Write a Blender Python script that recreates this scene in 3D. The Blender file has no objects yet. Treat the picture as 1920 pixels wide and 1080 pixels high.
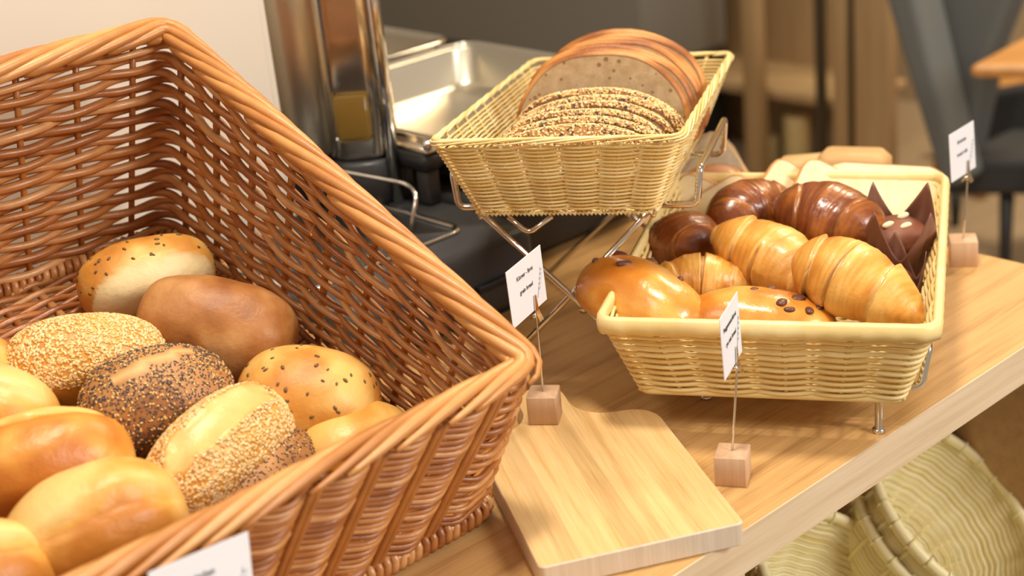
import bpy, math, random
import numpy as np
from mathutils import Vector, Matrix, Euler, noise
random.seed(7); RNG = np.random.RandomState(5)
SC = bpy.context.scene; COL = SC.collection
PI = math.pi
def rad(a): return math.radians(a)

# ------------------------------------------------------------------ camera
CAM_H = 0.70; FPX = 2850.0; PITCH = rad(22.2); ROLL = rad(-5.9)
Fw = Vector((0, math.cos(PITCH), -math.sin(PITCH)))
R0 = Vector((1, 0, 0)); U0 = R0.cross(Fw)
Rt = math.cos(ROLL)*R0 + math.sin(ROLL)*U0
Up = -math.sin(ROLL)*R0 + math.cos(ROLL)*U0
CP = Vector((0, 0, CAM_H))
cd = bpy.data.cameras.new('camera'); cam = bpy.data.objects.new('camera', cd); COL.objects.link(cam)
cam.matrix_world = Matrix(((Rt.x, Up.x, -Fw.x, CP.x), (Rt.y, Up.y, -Fw.y, CP.y), (Rt.z, Up.z, -Fw.z, CP.z), (0, 0, 0, 1)))
cd.sensor_width = 36; cd.lens = FPX/1920*36; cd.clip_start = 0.05; cd.clip_end = 60
cd.dof.use_dof = True; cd.dof.focus_distance = 1.42; cd.dof.aperture_fstop = 3.9
SC.camera = cam
# ------------------------------------------------------------------ light
SC.view_settings.view_transform = 'Standard'; SC.view_settings.look = 'None'
SC.view_settings.exposure = 0.0; SC.view_settings.gamma = 1
wd = bpy.data.worlds.new('world'); SC.world = wd; wd.use_nodes = True
wd.node_tree.nodes['Background'].inputs[0].default_value = (1.0, 0.84, 0.66, 1)
wd.node_tree.nodes['Background'].inputs[1].default_value = 0.40
def area(name, loc, target, size, power, col, sy=None):
    l = bpy.data.lights.new(name, 'AREA'); l.energy = power; l.color = col; l.size = size
    if sy: l.shape = 'RECTANGLE'; l.size_y = sy
    o = bpy.data.objects.new(name, l); COL.objects.link(o); o.location = loc
    o.rotation_euler = (Vector(target)-Vector(loc)).to_track_quat('-Z', 'Y').to_euler(); return o
area('window_daylight', (2.3, -0.1, 1.7), (0.1, 1.3, 0.0), 1.1, 70, (1.0, 0.95, 0.90), .9)
area('ceiling_lamp', (0.1, 1.3, 2.3), (0.1, 1.5, 0), 0.32, 42, (1.0, 0.88, 0.72))
area('ceiling_lamp', (-1.2, 0.2, 2.3), (0.0, 1.3, 0), 0.7, 12, (1.0, 0.88, 0.72))
area('ceiling_lamp', (1.8, 3.6, 2.6), (2.0, 4.2, -0.9), 0.9, 95, (1.0, 0.82, 0.58))

# ------------------------------------------------------------------ helpers
def ray(px, py): return Fw + Rt*((px-960)/FPX) - Up*((py-540)/FPX)
def at(px, py, z):
    d = ray(px, py); return CP + d*((z-CAM_H)/d.z)
def at_y(px, py, y):
    d = ray(px, py); return CP + d*(y/d.y)
def at_plane(px, py, p0, n):
    d = ray(px, py); return CP + d*((Vector(p0)-CP).dot(n)/d.dot(n))
TA = rad(40.5); E1 = Vector((math.cos(TA), math.sin(TA), 0)); E2 = Vector((-E1.y, E1.x, 0))
def T(a, b, z=0.0): return E1*a + E2*b + Vector((0, 0, z))     # coordinates along the buffet table
def tag(o, label=None, cat=None, group=None, kind=None):
    if label: o['label'] = label
    if cat: o['category'] = cat
    if group: o['group'] = group
    if kind: o['kind'] = kind
    return o
def empty(name, M, label=None, cat=None, group=None):
    o = bpy.data.objects.new(name, None); COL.objects.link(o); o.empty_display_size = .02
    o.matrix_world = M if isinstance(M, Matrix) else Matrix.Translation(M)
    return tag(o, label, cat, group)
def frame(o, psi, tau=0.0, roll=0.0):
    return Matrix.Translation(o) @ Euler((0, 0, rad(psi))).to_matrix().to_4x4() @ Euler((rad(tau), rad(roll), 0)).to_matrix().to_4x4()

class MB:
    def __init__(s): s.v = []; s.f = []; s.n = 0; s.t = []; s.c = []; s.m = []; s.sm = []
    def add(s, V, Fc, tone=None, cut=0.0, mat=0, smooth=True):
        V = np.asarray(V, float).reshape(-1, 3)
        if tone is None: tone = random.random()
        for f in Fc: s.f.append(tuple(int(i)+s.n for i in f)); s.m.append(mat); s.sm.append(smooth)
        s.v.append(V); s.n += len(V)
        s.t.append(np.full(len(V), tone) if np.isscalar(tone) else np.asarray(tone, float))
        s.c.append(np.full(len(V), cut) if np.isscalar(cut) else np.asarray(cut, float))
    def tube(s, P, r, k=6, closed=False, ref=(0, 0, 1), tone=None, flat=1.0, caps=True, cut=0.0, loop=False):
        P = np.asarray(P, float); n = len(P)
        if closed: tg = np.roll(P, -1, 0)-np.roll(P, 1, 0)
        else: tg = np.gradient(P, axis=0)
        tg /= np.linalg.norm(tg, axis=1)[:, None]+1e-12
        if loop:
            a = np.cross(tg[0], [0.3, 0.5, 0.8]); a /= np.linalg.norm(a); S = [a]
            for i in range(1, n):
                a = S[-1]-tg[i]*np.dot(S[-1], tg[i]); a /= np.linalg.norm(a)+1e-12; S.append(a)
            side = np.array(S)
        else:
            side = np.cross(tg, np.asarray(ref, float)); ln = np.linalg.norm(side, axis=1)
            bad = ln < 0.05
            if bad.any(): side[bad] = np.cross(tg[bad], [1.0, 0.2, 0.1]); ln = np.linalg.norm(side, axis=1)
            side /= ln[:, None]
        up = np.cross(side, tg)
        r = np.broadcast_to(np.asarray(r, float), (n,))
        th = np.arange(k)*2*PI/k
        V = P[:, None, :] + r[:, None, None]*(np.cos(th)[None, :, None]*side[:, None, :] + flat*np.sin(th)[None, :, None]*up[:, None, :])
        Fc = []
        m = n if closed else n-1
        for i in range(m):
            a = i*k; b = ((i+1) % n)*k
            for j in range(k):
                j2 = (j+1) % k; Fc.append((a+j, a+j2, b+j2, b+j))
        if caps and not closed:
            Fc.append(tuple(range(k-1, -1, -1))); Fc.append(tuple(range((n-1)*k, n*k)))
        s.add(V.reshape(-1, 3), Fc, tone, cut)
    def box(s, M, sx, sy, sz, bev=0.0, mat=0, tone=None):
        # box with origin at centre of the base, bevelled outline when bev>0
        if bev <= 0:
            V = [(x*sx/2, y*sy/2, z*sz) for z in (0, 1) for x, y in ((-1, -1), (1, -1), (1, 1), (-1, 1))]
            Fc = [(3, 2, 1, 0), (4, 5, 6, 7), (0, 1, 5, 4), (1, 2, 6, 5), (2, 3, 7, 6), (3, 0, 4, 7)]
            s.add([M @ Vector(v) for v in V], Fc, tone, mat=mat, smooth=False); return
        s.prism(M, rrect(sx, sy, bev*1.5, 4), sz, bev, mat, tone)
    def prism(s, M, poly, h, bev=0.001, mat=0, tone=None, smooth=True):
        n = len(poly); P = np.array(poly); c = P.mean(0)
        d = P-c; L = np.linalg.norm(d, axis=1)[:, None]; ins = P-d/L*bev
        rings = [(ins, 0), (P, bev), (P, h-bev), (ins, h)]
        V = []; Fc = []
        for q, z in rings: V += [M @ Vector((a[0], a[1], z)) for a in q]
        for i in range(3):
            for j in range(n):
                j2 = (j+1) % n; Fc.append((i*n+j, i*n+j2, (i+1)*n+j2, (i+1)*n+j))
        Fc.append(tuple(range(n-1, -1, -1))); Fc.append(tuple(range(3*n, 4*n)))
        s.add(V, Fc, tone, mat=mat, smooth=smooth)
    def build(s, name, mats, parent=None, world=False, auto=None):
        me = bpy.data.meshes.new(name)
        V = np.concatenate(s.v) if s.v else np.zeros((0, 3))
        if parent is not None and world:
            Mi = np.array(parent.matrix_world.inverted()); V = V @ Mi[:3, :3].T + Mi[:3, 3]
        me.from_pydata(V.tolist(), [], s.f); 
        me.polygons.foreach_set('use_smooth', s.sm)
        me.polygons.foreach_set('material_index', s.m)
        for nm, arr in (('tone', s.t), ('cut', s.c)):
            a = me.attributes.new(nm, 'FLOAT', 'POINT'); a.data.foreach_set('value', np.concatenate(arr).astype(np.float32))
        if not isinstance(mats, (list, tuple)): mats = [mats]
        for m in mats: me.materials.append(m)
        me.update()
        if auto: 
            try: me.set_sharp_from_angle(angle=rad(auto))
            except Exception: pass
        o = bpy.data.objects.new(name, me); COL.objects.link(o)
        if parent is not None: o.parent = parent
        return o
def rrect(w, d, r, n=5, cx=0, cy=0):
    out = []
    for (sx, sy, a0) in ((1, 1, 0), (-1, 1, 90), (-1, -1, 180), (1, -1, 270)):
        for i in range(n+1):
            a = rad(a0+90*i/n); out.append((cx+sx*(w/2-r)+r*math.cos(a), cy+sy*(d/2-r)+r*math.sin(a)))
    return out
def smooth_path(pts, r=0.01, n=6):
    # polyline with rounded corners
    P = [Vector(p) for p in pts]; out = [P[0]]
    for i in range(1, len(P)-1):
        a = (P[i-1]-P[i]); b = (P[i+1]-P[i]); q = min(r, a.length*.45, b.length*.45)
        A = P[i]+a.normalized()*q; B = P[i]+b.normalized()*q
        for j in range(n+1):
            t = j/n; out.append(A*(1-t)**2 + P[i]*2*t*(1-t) + B*t*t)
    out.append(P[-1]); return [tuple(p) for p in out]

# ------------------------------------------------------------------ materials
def mat(name, col=(.8, .8, .8), rough=.5, metal=0.0, spec=None, coat=0.0, trans=0.0, ior=None, sss=0.0, emit=None):
    m = bpy.data.materials.new(name); m.use_nodes = True; b = m.node_tree.nodes['Principled BSDF']
    b.inputs['Base Color'].default_value = (*col, 1); b.inputs['Roughness'].default_value = rough
    b.inputs['Metallic'].default_value = metal
    if spec is not None: b.inputs['Specular IOR Level'].default_value = spec
    if coat: b.inputs['Coat Weight'].default_value = coat; b.inputs['Coat Roughness'].default_value = .15
    if trans: b.inputs['Transmission Weight'].default_value = trans
    if ior: b.inputs['IOR'].default_value = ior
    if sss: b.inputs['Subsurface Weight'].default_value = sss; b.inputs['Subsurface Radius'].default_value = (.012, .006, .003); b.inputs['Subsurface Scale'].default_value = 1.0
    return m, m.node_tree, b
def nd(nt, t, **kw):
    n = nt.nodes.new(t)
    for k, v in kw.items():
        if k.startswith('i_'): n.inputs[int(k[2:])].default_value = v
        else: setattr(n, k, v)
    return n
def ramp(nt, fac, stops):
    r = nt.nodes.new('ShaderNodeValToRGB'); e = r.color_ramp.elements
    while len(e) < len(stops): e.new(0.5)
    for i, (p, c) in enumerate(stops): e[i].position = p; e[i].color = (*c, 1)
    nt.links.new(fac, r.inputs[0]); return r.outputs[0]
def texco(nt, scale=(1, 1, 1), rot=(0, 0, 0)):
    tc = nt.nodes.new('ShaderNodeTexCoord'); mp = nt.nodes.new('ShaderNodeMapping')
    mp.inputs['Scale'].default_value = scale; mp.inputs['Rotation'].default_value = rot
    nt.links.new(tc.outputs['Object'], mp.inputs[0]); return mp.outputs[0]
def noisen(nt, vec, scale, detail=4, rough=.55):
    n = nt.nodes.new('ShaderNodeTexNoise'); n.inputs['Scale'].default_value = scale; n.inputs['Detail'].default_value = detail
    n.inputs['Roughness'].default_value = rough; nt.links.new(vec, n.inputs['Vector']); return n.outputs['Fac']
def math2(nt, op, a, b):
    n = nt.nodes.new('ShaderNodeMath'); n.operation = op
    for i, x in enumerate((a, b)):
        if isinstance(x, (int, float)): n.inputs[i].default_value = x
        else: nt.links.new(x, n.inputs[i])
    return n.outputs[0]
def mixc(nt, fac, a, b, mode='MIX'):
    n = nt.nodes.new('ShaderNodeMix'); n.data_type = 'RGBA'; n.blend_type = mode
    if isinstance(fac, (int, float)): n.inputs[0].default_value = fac
    else: nt.links.new(fac, n.inputs[0])
    for i, x in ((6, a), (7, b)):
        if isinstance(x, tuple): n.inputs[i].default_value = (*x, 1)
        else: nt.links.new(x, n.inputs[i])
    return n.outputs[2]
def bump(nt, b, h, strength=.4, dist=.001):
    n = nt.nodes.new('ShaderNodeBump'); n.inputs['Strength'].default_value = strength; n.inputs['Distance'].default_value = dist
    nt.links.new(h, n.inputs['Height']); nt.links.new(n.outputs[0], b.inputs['Normal'])
def attr(nt, name):
    n = nt.nodes.new('ShaderNodeAttribute'); n.attribute_name = name; return n.outputs['Fac']

def strand_mat(name, c0, c1, c2, rough=.42, spec=.5, nscale=60, coat=0.0):
    m, nt, b = mat(name, c1, rough, spec=spec, coat=coat)
    t = attr(nt, 'tone'); v = texco(nt); n = noisen(nt, v, nscale, 3)
    f = math2(nt, 'ADD', math2(nt, 'MULTIPLY', t, .65), math2(nt, 'MULTIPLY', n, .4))
    c = ramp(nt, f, [(.15, c0), (.5, c1), (.88, c2)])
    nt.links.new(c, b.inputs['Base Color'])
    n2 = noisen(nt, v, 900, 2); bump(nt, b, n2, .25, .0006); return m
M_WICK = strand_mat('brown_willow', (.28, .08, .016), (.48, .18, .042), (.72, .38, .15), .33, .65)
M_WRIM = strand_mat('brown_willow_rim', (.40, .15, .035), (.56, .24, .065), (.70, .35, .12), .36, .5)
M_REED = strand_mat('cream_reed', (.74, .52, .18), (.85, .66, .29), (.93, .79, .43), .38, .45)
M_REED2 = strand_mat('cream_reed_pale', (.76, .62, .27), (.86, .75, .40), (.93, .85, .56), .40, .45)

def wood_mat(name, c0, c1, c2, ax=0, scale=1.0, rough=.4, band=None):
    m, nt, b = mat(name, c1, rough)
    sc = [38*scale]*3; sc[ax] = 1.6*scale
    v = texco(nt, tuple(sc)); n = noisen(nt, v, 2.2, 6, .62)
    sc2 = [260*scale]*3; sc2[ax] = 9*scale
    v2 = texco(nt, tuple(sc2)); n2 = noisen(nt, v2, 1.5, 3, .6)
    f = math2(nt, 'ADD', math2(nt, 'MULTIPLY', n, .68), math2(nt, 'MULTIPLY', n2, .32))
    c = ramp(nt, f, [(.34, c0), (.5, c1), (.66, c2)])
    if band:   # strips with slightly different tones across the grain
        tc = texco(nt); sx = nt.nodes.new('ShaderNodeSeparateXYZ'); nt.links.new(tc, sx.inputs[0])
        q = math2(nt, 'FLOOR', math2(nt, 'DIVIDE', sx.outputs[1-ax if ax < 2 else 0], band), 0)
        wn = nt.nodes.new('ShaderNodeTexWhiteNoise'); wn.noise_dimensions = '1D'; nt.links.new(q, wn.inputs['W'])
        mr = nt.nodes.new('ShaderNodeMapRange'); mr.inputs[3].default_value = .86; mr.inputs[4].default_value = 1.08; nt.links.new(wn.outputs[0], mr.inputs[0])
        cc = nt.nodes.new('ShaderNodeCombineColor'); 
        for i in range(3): nt.links.new(mr.outputs[0], cc.inputs[i])
        c = mixc(nt, 1.0, c, cc.outputs[0], 'MULTIPLY')
    nt.links.new(c, b.inputs['Base Color']); bump(nt, b, n2, .12, .0006); return m
M_TOP = wood_mat('oak_table_top', (.42, .225, .08), (.60, .355, .135), (.68, .42, .175), 0, .9, .33)
M_EDGE = wood_mat('pale_oak_edge', (.62, .46, .28), (.73, .57, .38), (.80, .64, .45), 0, .9, .5)
M_BOARD = wood_mat('bamboo_board', (.58, .35, .13), (.72, .47, .20), (.78, .54, .26), 1, 1.3, .42, band=.019)
M_BEND = wood_mat('bamboo_end_grain', (.66, .53, .39), (.72, .60, .46), (.79, .68, .54), 2, 1.5, .6, band=None)
M_CUBE = wood_mat('beech_cube', (.58, .36, .21), (.64, .42, .26), (.69, .47, .31), 2, 1.2, .5)
M_SHELFW = wood_mat('shelf_wood', (.38, .22, .09), (.44, .26, .115), (.50, .31, .15), 0, .7, .5)
M_CABW = wood_mat('cabinet_wood', (.36, .24, .115), (.43, .29, .15), (.50, .35, .19), 2, .4, .5)
M_CABD = mat('dark_gap', (.06, .045, .025), .7)[0]
M_ORNG = wood_mat('orange_wood', (.42, .19, .05), (.52, .25, .07), (.58, .30, .09), 0, .5, .4)
M_CHROME = mat('chrome', (.78, .76, .73), .12, 1.0)[0]
M_STEEL = mat('polished_steel', (.84, .78, .68), .15, 1.0)[0]
M_STEELR = mat('brushed_steel', (.72, .65, .52), .3, 1.0)[0]
M_BLACK = mat('black_metal', (.018, .018, .02), .32)[0]
M_BLACKM = mat('black_matte', (.02, .019, .018), .6)[0]
M_CHAR = mat('charcoal_metal', (.045, .045, .048), .38)[0]
M_WHITE = mat('white_paper', (.86, .87, .93), .55)[0]
M_PANEL = mat('cream_panel', (.74, .66, .55), .5)[0]
M_PANELE = mat('cream_panel_edge', (.62, .55, .46), .6)[0]
M_INK = mat('black_ink', (.03, .03, .035), .6)[0]
M_GINK = mat('grey_ink', (.45, .47, .50), .6)[0]
M_GREY = mat('grey_lacquer', (.22, .21, .19), .5)[0]
M_FLOOR = wood_mat('pale_floor', (.30, .22, .14), (.37, .28, .18), (.42, .32, .21), 0, .2, .5)
M_FABRIC = mat('blue_grey_fabric', (.13, .14, .14), .85)[0]
M_FABDK = mat('dark_fabric', (.035, .036, .038), .85)[0]
M_WALLP = mat('warm_wall_paint', (.42, .32, .20), .8)[0]
M_CANDLE = mat('cream_candle_wax', (.62, .48, .22), .5, sss=0)[0]
M_GLASS = mat('clear_glass', (.9, .95, .97), .03, trans=1.0, ior=1.45)[0]
M_JUICE = mat('amber_drink', (.45, .26, .05), .15)[0]
M_DARKDRINK = mat('dark_drink', (.10, .05, .02), .2)[0]
M_BAG = mat('clear_bag', (.95, .93, .9), .15, trans=.92, ior=1.1)[0]

def crust_mat(name, dark, mid, light, cutc=(.80, .62, .34), rough=.42, nscale=14, coat=0.0, speck=None, lo=.33, hi=.68, bumpd=.0012):
    m, nt, b = mat(name, mid, rough, coat=coat, sss=.0)
    v = texco(nt); n = noisen(nt, v, nscale, 5, .55)
    t = attr(nt, 'tone')      # baked shade of the dough surface: 0 browned, 1 pale
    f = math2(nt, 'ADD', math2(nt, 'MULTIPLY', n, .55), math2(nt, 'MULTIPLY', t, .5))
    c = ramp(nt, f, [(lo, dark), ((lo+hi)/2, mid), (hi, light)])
    if speck:
        vo = nt.nodes.new('ShaderNodeTexVoronoi'); vo.inputs['Scale'].default_value = speck[0]; nt.links.new(v, vo.inputs['Vector'])
        mk = math2(nt, 'LESS_THAN', vo.outputs['Distance'], speck[1]); c = mixc(nt, mk, c, speck[2])
    ct = attr(nt, 'cut'); n3 = noisen(nt, v, 60, 4); 
    f2 = math2(nt, 'MULTIPLY', ct, 1.0)
    cc = ramp(nt, n3, [(.3, tuple(x*.88 for x in cutc)), (.7, cutc)])
    c = mixc(nt, f2, c, cc); nt.links.new(c, b.inputs['Base Color'])
    n2 = noisen(nt, v, 150, 5, .6); bump(nt, b, n2, .45, bumpd*1.2); return m
M_GOLD = crust_mat('golden_crust', (.47, .155, .02), (.66, .29, .045), (.80, .46, .115), (.82, .54, .19), .36)
M_GOLD2 = crust_mat('golden_crust_even', (.52, .19, .025), (.73, .37, .075), (.85, .56, .20), (.84, .58, .23), .40)
M_PALE = crust_mat('pale_crust', (.44, .14, .018), (.64, .28, .045), (.80, .49, .14), (.86, .68, .36), .45)
M_TAN = crust_mat('brown_crust', (.27, .085, .018), (.40, .155, .035), (.56, .28, .10), (.5, .3, .12), .46, coat=.0, nscale=26)
M_DARK = crust_mat('dark_crust', (.24, .085, .02), (.40, .17, .045), (.52, .25, .08), (.70, .45, .18), .5)
M_BRIO = crust_mat('glazed_brioche', (.42, .11, .01), (.64, .24, .03), (.80, .46, .11), (.86, .64, .28), .24, coat=.5, lo=.34, hi=.78)
M_CROI = crust_mat('croissant_crust', (.52, .19, .025), (.72, .34, .06), (.84, .50, .14), (.88, .62, .25), .36, coat=.2)
M_CHOC = crust_mat('chocolate_croissant_crust', (.10, .022, .007), (.20, .05, .012), (.40, .13, .025), (.62, .27, .06), .28, coat=.35)
M_RYE = crust_mat('rye_crust', (.30, .09, .015), (.46, .17, .035), (.60, .27, .07), (.7, .5, .3), .45, nscale=30)
def crumb_mat(name, a, b_, holes, hs=90, th=.20):
    m, nt, b = mat(name, a, .85)
    v = texco(nt); n = noisen(nt, v, 70, 5, .6)
    c = ramp(nt, n, [(.35, a), (.65, b_)])
    vo = nt.nodes.new('ShaderNodeTexVoronoi'); vo.inputs['Scale'].default_value = hs; nt.links.new(v, vo.inputs['Vector'])
    nn = noisen(nt, v, 30, 2); th2 = math2(nt, 'MULTIPLY', nn, th*1.9)
    mk = math2(nt, 'LESS_THAN', vo.outputs['Distance'], th2); c = mixc(nt, mk, c, holes)
    nt.links.new(c, b.inputs['Base Color']); bump(nt, b, n, .5, .0015); return m
M_CRUMB = crumb_mat('rye_crumb', (.40, .26, .13), (.52, .36, .20), (.24, .14, .06), 105, .235)
M_CRUMBD = crumb_mat('grain_crumb', (.26, .16, .08), (.36, .24, .13), (.12, .07, .03), 160, .25)
M_TOAST = crumb_mat('white_crumb', (.86, .68, .38), (.92, .77, .48), (.80, .62, .34), 200, .08)
M_TCR = mat('toast_crust', (.62, .30, .09), .6)[0]
M_LOAFT = crust_mat('sandwich_loaf_crust', (.52, .30, .11), (.60, .37, .15), (.66, .43, .19), rough=.6)
M_SES = strand_mat('sesame_seed', (.74, .44, .14), (.86, .60, .26), (.93, .76, .44), .4, .5, 20)
M_POP = strand_mat('poppy_and_sesame', (.035, .035, .045), (.09, .085, .10), (.62, .36, .12), .5, .4, 5)
M_LIN = mat('brown_linseed', (.15, .085, .03), .35)[0]
M_RAIS = mat('raisin', (.13, .045, .03), .4)[0]
M_TULIP = mat('brown_baking_paper', (.26, .12, .08), .6)[0]
M_TULIPL = mat('pale_baking_paper', (.42, .30, .22), .6)[0]
M_CAKE = crust_mat('chocolate_cake', (.10, .025, .012), (.17, .05, .02), (.24, .08, .035), rough=.5)
M_NUT = mat('nut_piece', (.85, .72, .45), .5)[0]

# ------------------------------------------------------------------ woven baskets
def ring_paths(bc, tc, rb, rt, step=.006):
    """bottom and top corner quads (4 local vectors, counter-clockwise) -> matching rounded closed paths, cumulative arc length"""
    def path(c, r, ns, na):
        out = []
        for i in range(4):
            p = Vector(c[i]); a = (Vector(c[i-1])-p).normalized(); b = (Vector(c[(i+1) % 4])-p).normalized()
            A = p+a*r; B = p+b*r
            for j in range(na): 
                t = j/na; out.append(A*(1-t)**2+p*2*t*(1-t)+B*t*t)
            nx = Vector(c[(i+1) % 4]); A2 = nx+(p-nx).normalized()*r
            for j in range(ns[i]): out.append(B.lerp(A2, j/ns[i]))
        return np.array([tuple(v) for v in out])
    ns = [max(8, int((Vector(tc[(i+1) % 4])-Vector(tc[i])).length/step)) for i in range(4)]
    na = 8
    Pb = path(bc, rb, ns, na); Pt = path(tc, rt, ns, na)
    mid = (Pb+Pt)/2; d = np.linalg.norm(np.roll(mid, -1, 0)-mid, axis=1); S = np.concatenate([[0], np.cumsum(d)])
    N = np.roll(mid, -1, 0)-np.roll(mid, 1, 0); Uv = Pt-Pb; N = np.cross(N, Uv); N /= np.linalg.norm(N, axis=1)[:, None]
    return Pb, Pt, S[:-1]/S[-1], N, S[-1]

def woven_wall(bc, tc, rb, rt, rows, r, nst, amp, mode='plain', flat=1.0, jit=.0, step=.006, k=5, stake_r=None, stake_n=1, v0=.02, v1=.97, twine=0.0, phase_front=None):
    Pb, Pt, s, N, L = ring_paths(bc, tc, rb, rt, step)
    mb = MB()
    for j in range(rows):
        v = v0+(v1-v0)*(j+.5)/rows
        base = Pb*(1-v)+Pt*v
        if mode == 'plain':
            ph = PI*nst*s + PI*j
            w = np.cos(ph)
            w = np.sign(w)*np.abs(w)**.8
            if phase_front:
                s0, s1, nc, drift = phase_front
                msk = np.clip((s-s0)/.012, 0, 1)*np.clip((s1-s)/.012, 0, 1)
                w = w*(1-msk)+msk*(1.15*np.cos(2*PI*nc*s-drift*j)+.25)
            vj = np.zeros_like(s)
            if jit:
                q = random.random()*6.28; q2 = random.random()*6.28
                vj = jit*(np.sin(2*PI*s*7+q)+.7*np.sin(2*PI*s*17+q2)+.5*np.sin(2*PI*s*41+q))
            P = base + N*(amp*w)[:, None] + (Pt-Pb)/np.linalg.norm(Pt-Pb, axis=1)[:, None]*vj[:, None]
            hl = np.linalg.norm(Pt-Pb, axis=1); rl = r*(hl/hl.mean())**1.3 if jit else np.full(len(s), r)
            mb.tube(P, rl*(1+(.13*random.uniform(-1, 1) if jit else 0)), k, True, flat=flat)
        else:    # paired strands twisting round each stake
            for sgn in (1, -1):
                ph = PI*nst*s
                w = np.cos(ph)*sgn; uu = np.sin(ph)*sgn
                P = base + N*(amp*w)[:, None] + np.array([0, 0, 1.])*(twine*uu)[:, None]
                mb.tube(P, r, k, True, flat=flat)
    # stakes
    ms = []
    sr = stake_r or r
    for i in range(nst):
        for q in range(stake_n):
            if phase_front and phase_front[0] < i/nst < phase_front[1]: continue
            ss = (i+.0)/nst + (q-(stake_n-1)/2)*sr*2.05/L
            ss %= 1.0
            i0 = max(int(np.searchsorted(s, ss))-1, 0); i1 = (i0+1) % len(s); e = (s[i1] if i1 else 1.0)-s[i0]; f = (ss-s[i0])/max(e, 1e-6)
            b = Pb[i0]*(1-f)+Pb[i1]*f; t = Pt[i0]*(1-f)+Pt[i1]*f
            mb.tube([b+(t-b)*x for x in np.linspace(0, .985, 5)], sr, 6, ref=N[i0])
    return mb, (Pb, Pt, s, N, L)

def closed_interp(P, x):
    n = len(P); d = np.linalg.norm(np.roll(P, -1, 0)-P, axis=1); S = np.concatenate([[0], np.cumsum(d)]); L = S[-1]
    Q = np.vstack([P, P[:1]]); x = np.mod(x, L)
    return np.stack([np.interp(x, S, Q[:, k]) for k in range(3)], 1), L
def rod_border(Pt, N, L, rodlen, spacing, r, R, k=7, lift=0.0, a0=-.5, a1=3.4, tapered=True):
    """overlapping rods laid along the rim, each crossing from inside to outside"""
    mb = MB(); _, L = closed_interp(Pt, np.array([0.0])); n = int(round(L/spacing)); sp = L/n
    cN = lambda x: closed_interp(np.asarray(N), x)[0]
    nn = len(Pt); d = np.linalg.norm(np.roll(Pt, -1, 0)-Pt, axis=1); S = np.concatenate([[0], np.cumsum(d)])
    NQ = np.vstack([N, N[:1]])
    for i in range(n):
        m = 22; t = np.linspace(0, 1, m); x = i*sp - t*rodlen*random.uniform(.94, 1.06)
        P, _ = closed_interp(Pt, x); xn = np.mod(x, L)
        Nn = np.stack([np.interp(xn, S, NQ[:, q]) for q in range(3)], 1); Nn /= np.linalg.norm(Nn, axis=1)[:, None]
        ang = a0+(a1-a0)*t
        off = Nn*(-np.cos(ang)*R)[:, None] + np.array([0, 0, 1.])*(np.sin(ang)*R*.75+lift)[:, None]
        rr = np.full(m, r*random.uniform(.9, 1.1)); rr[0] *= .75; rr[-9:] *= np.linspace(1, .38, 9)
        mb.tube(P+off, rr, k, ref=(0.05, 0.1, 1))
    return mb
def coil(P, R, pitch, r, k=5, per=9, squash=1.0):
    P = np.asarray(P); _, L = closed_interp(P, np.array([0.0])); n = int(L/pitch)
    mb = MB(); m = n*per; x = np.arange(m)*L/m; C, _ = closed_interp(P, x)
    tg = np.roll(C, -1, 0)-np.roll(C, 1, 0); tg /= np.linalg.norm(tg, axis=1)[:, None]+1e-12
    sd = np.cross(tg, [0, 0, 1.]); sd /= np.linalg.norm(sd, axis=1)[:, None]
    th = np.arange(m)*2*PI/per
    V = C+sd*(R*np.cos(th))[:, None]+np.array([0, 0, 1.])*(R*squash*np.sin(th))[:, None]
    tones = np.repeat(RNG.rand(n), per)
    mb.tube(V, r, k, True, ref=(0, 0, 1), tone=np.repeat(np.resize(tones, m), k)); return mb
def woven_floor(x0, x1, y0, y1, z, nr, r, nst, amp):
    mb = MB()
    for j in range(nr):
        y = y0+(y1-y0)*(j+.5)/nr; x = np.linspace(x0, x1, nst*6)
        P = np.stack([x, np.full_like(x, y), z+amp*np.cos(PI*nst*(x-x0)/(x1-x0)+PI*j)], 1); mb.tube(P, r, 5)
    for i in range(nst+1):
        x = x0+(x1-x0)*i/nst; mb.tube([(x, y0, z), (x, (y0+y1)/2, z), (x, y1, z)], r*1.2, 5, ref=(1, 0, 0))
    return mb

# ================================================================== SETTING
def slab(name, a0, a1, b0, b1, z0, z1, m, kind='structure', bev=0.0, parent=None):
    mb = MB(); mb.box(Matrix.Translation((0, 0, 0)), a1-a0, b1-b0, z1-z0, bev)
    o = mb.build(name, m, parent); o.matrix_world = Matrix.Translation(T((a0+a1)/2, (b0+b1)/2, z0)) @ Matrix.Rotation(TA, 4, 'Z')
    if kind: o['kind'] = kind
    return o
slab('floor', -3, 6, -2, 7.5, -.95, -.90, M_FLOOR)
slab('wall_right', 4.6, 4.7, -2, 7.5, -.90, 2.6, M_WALLP)
slab('wall_back', -3, 4.6, 7.5, 7.6, -.90, 2.6, M_WALLP)

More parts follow.
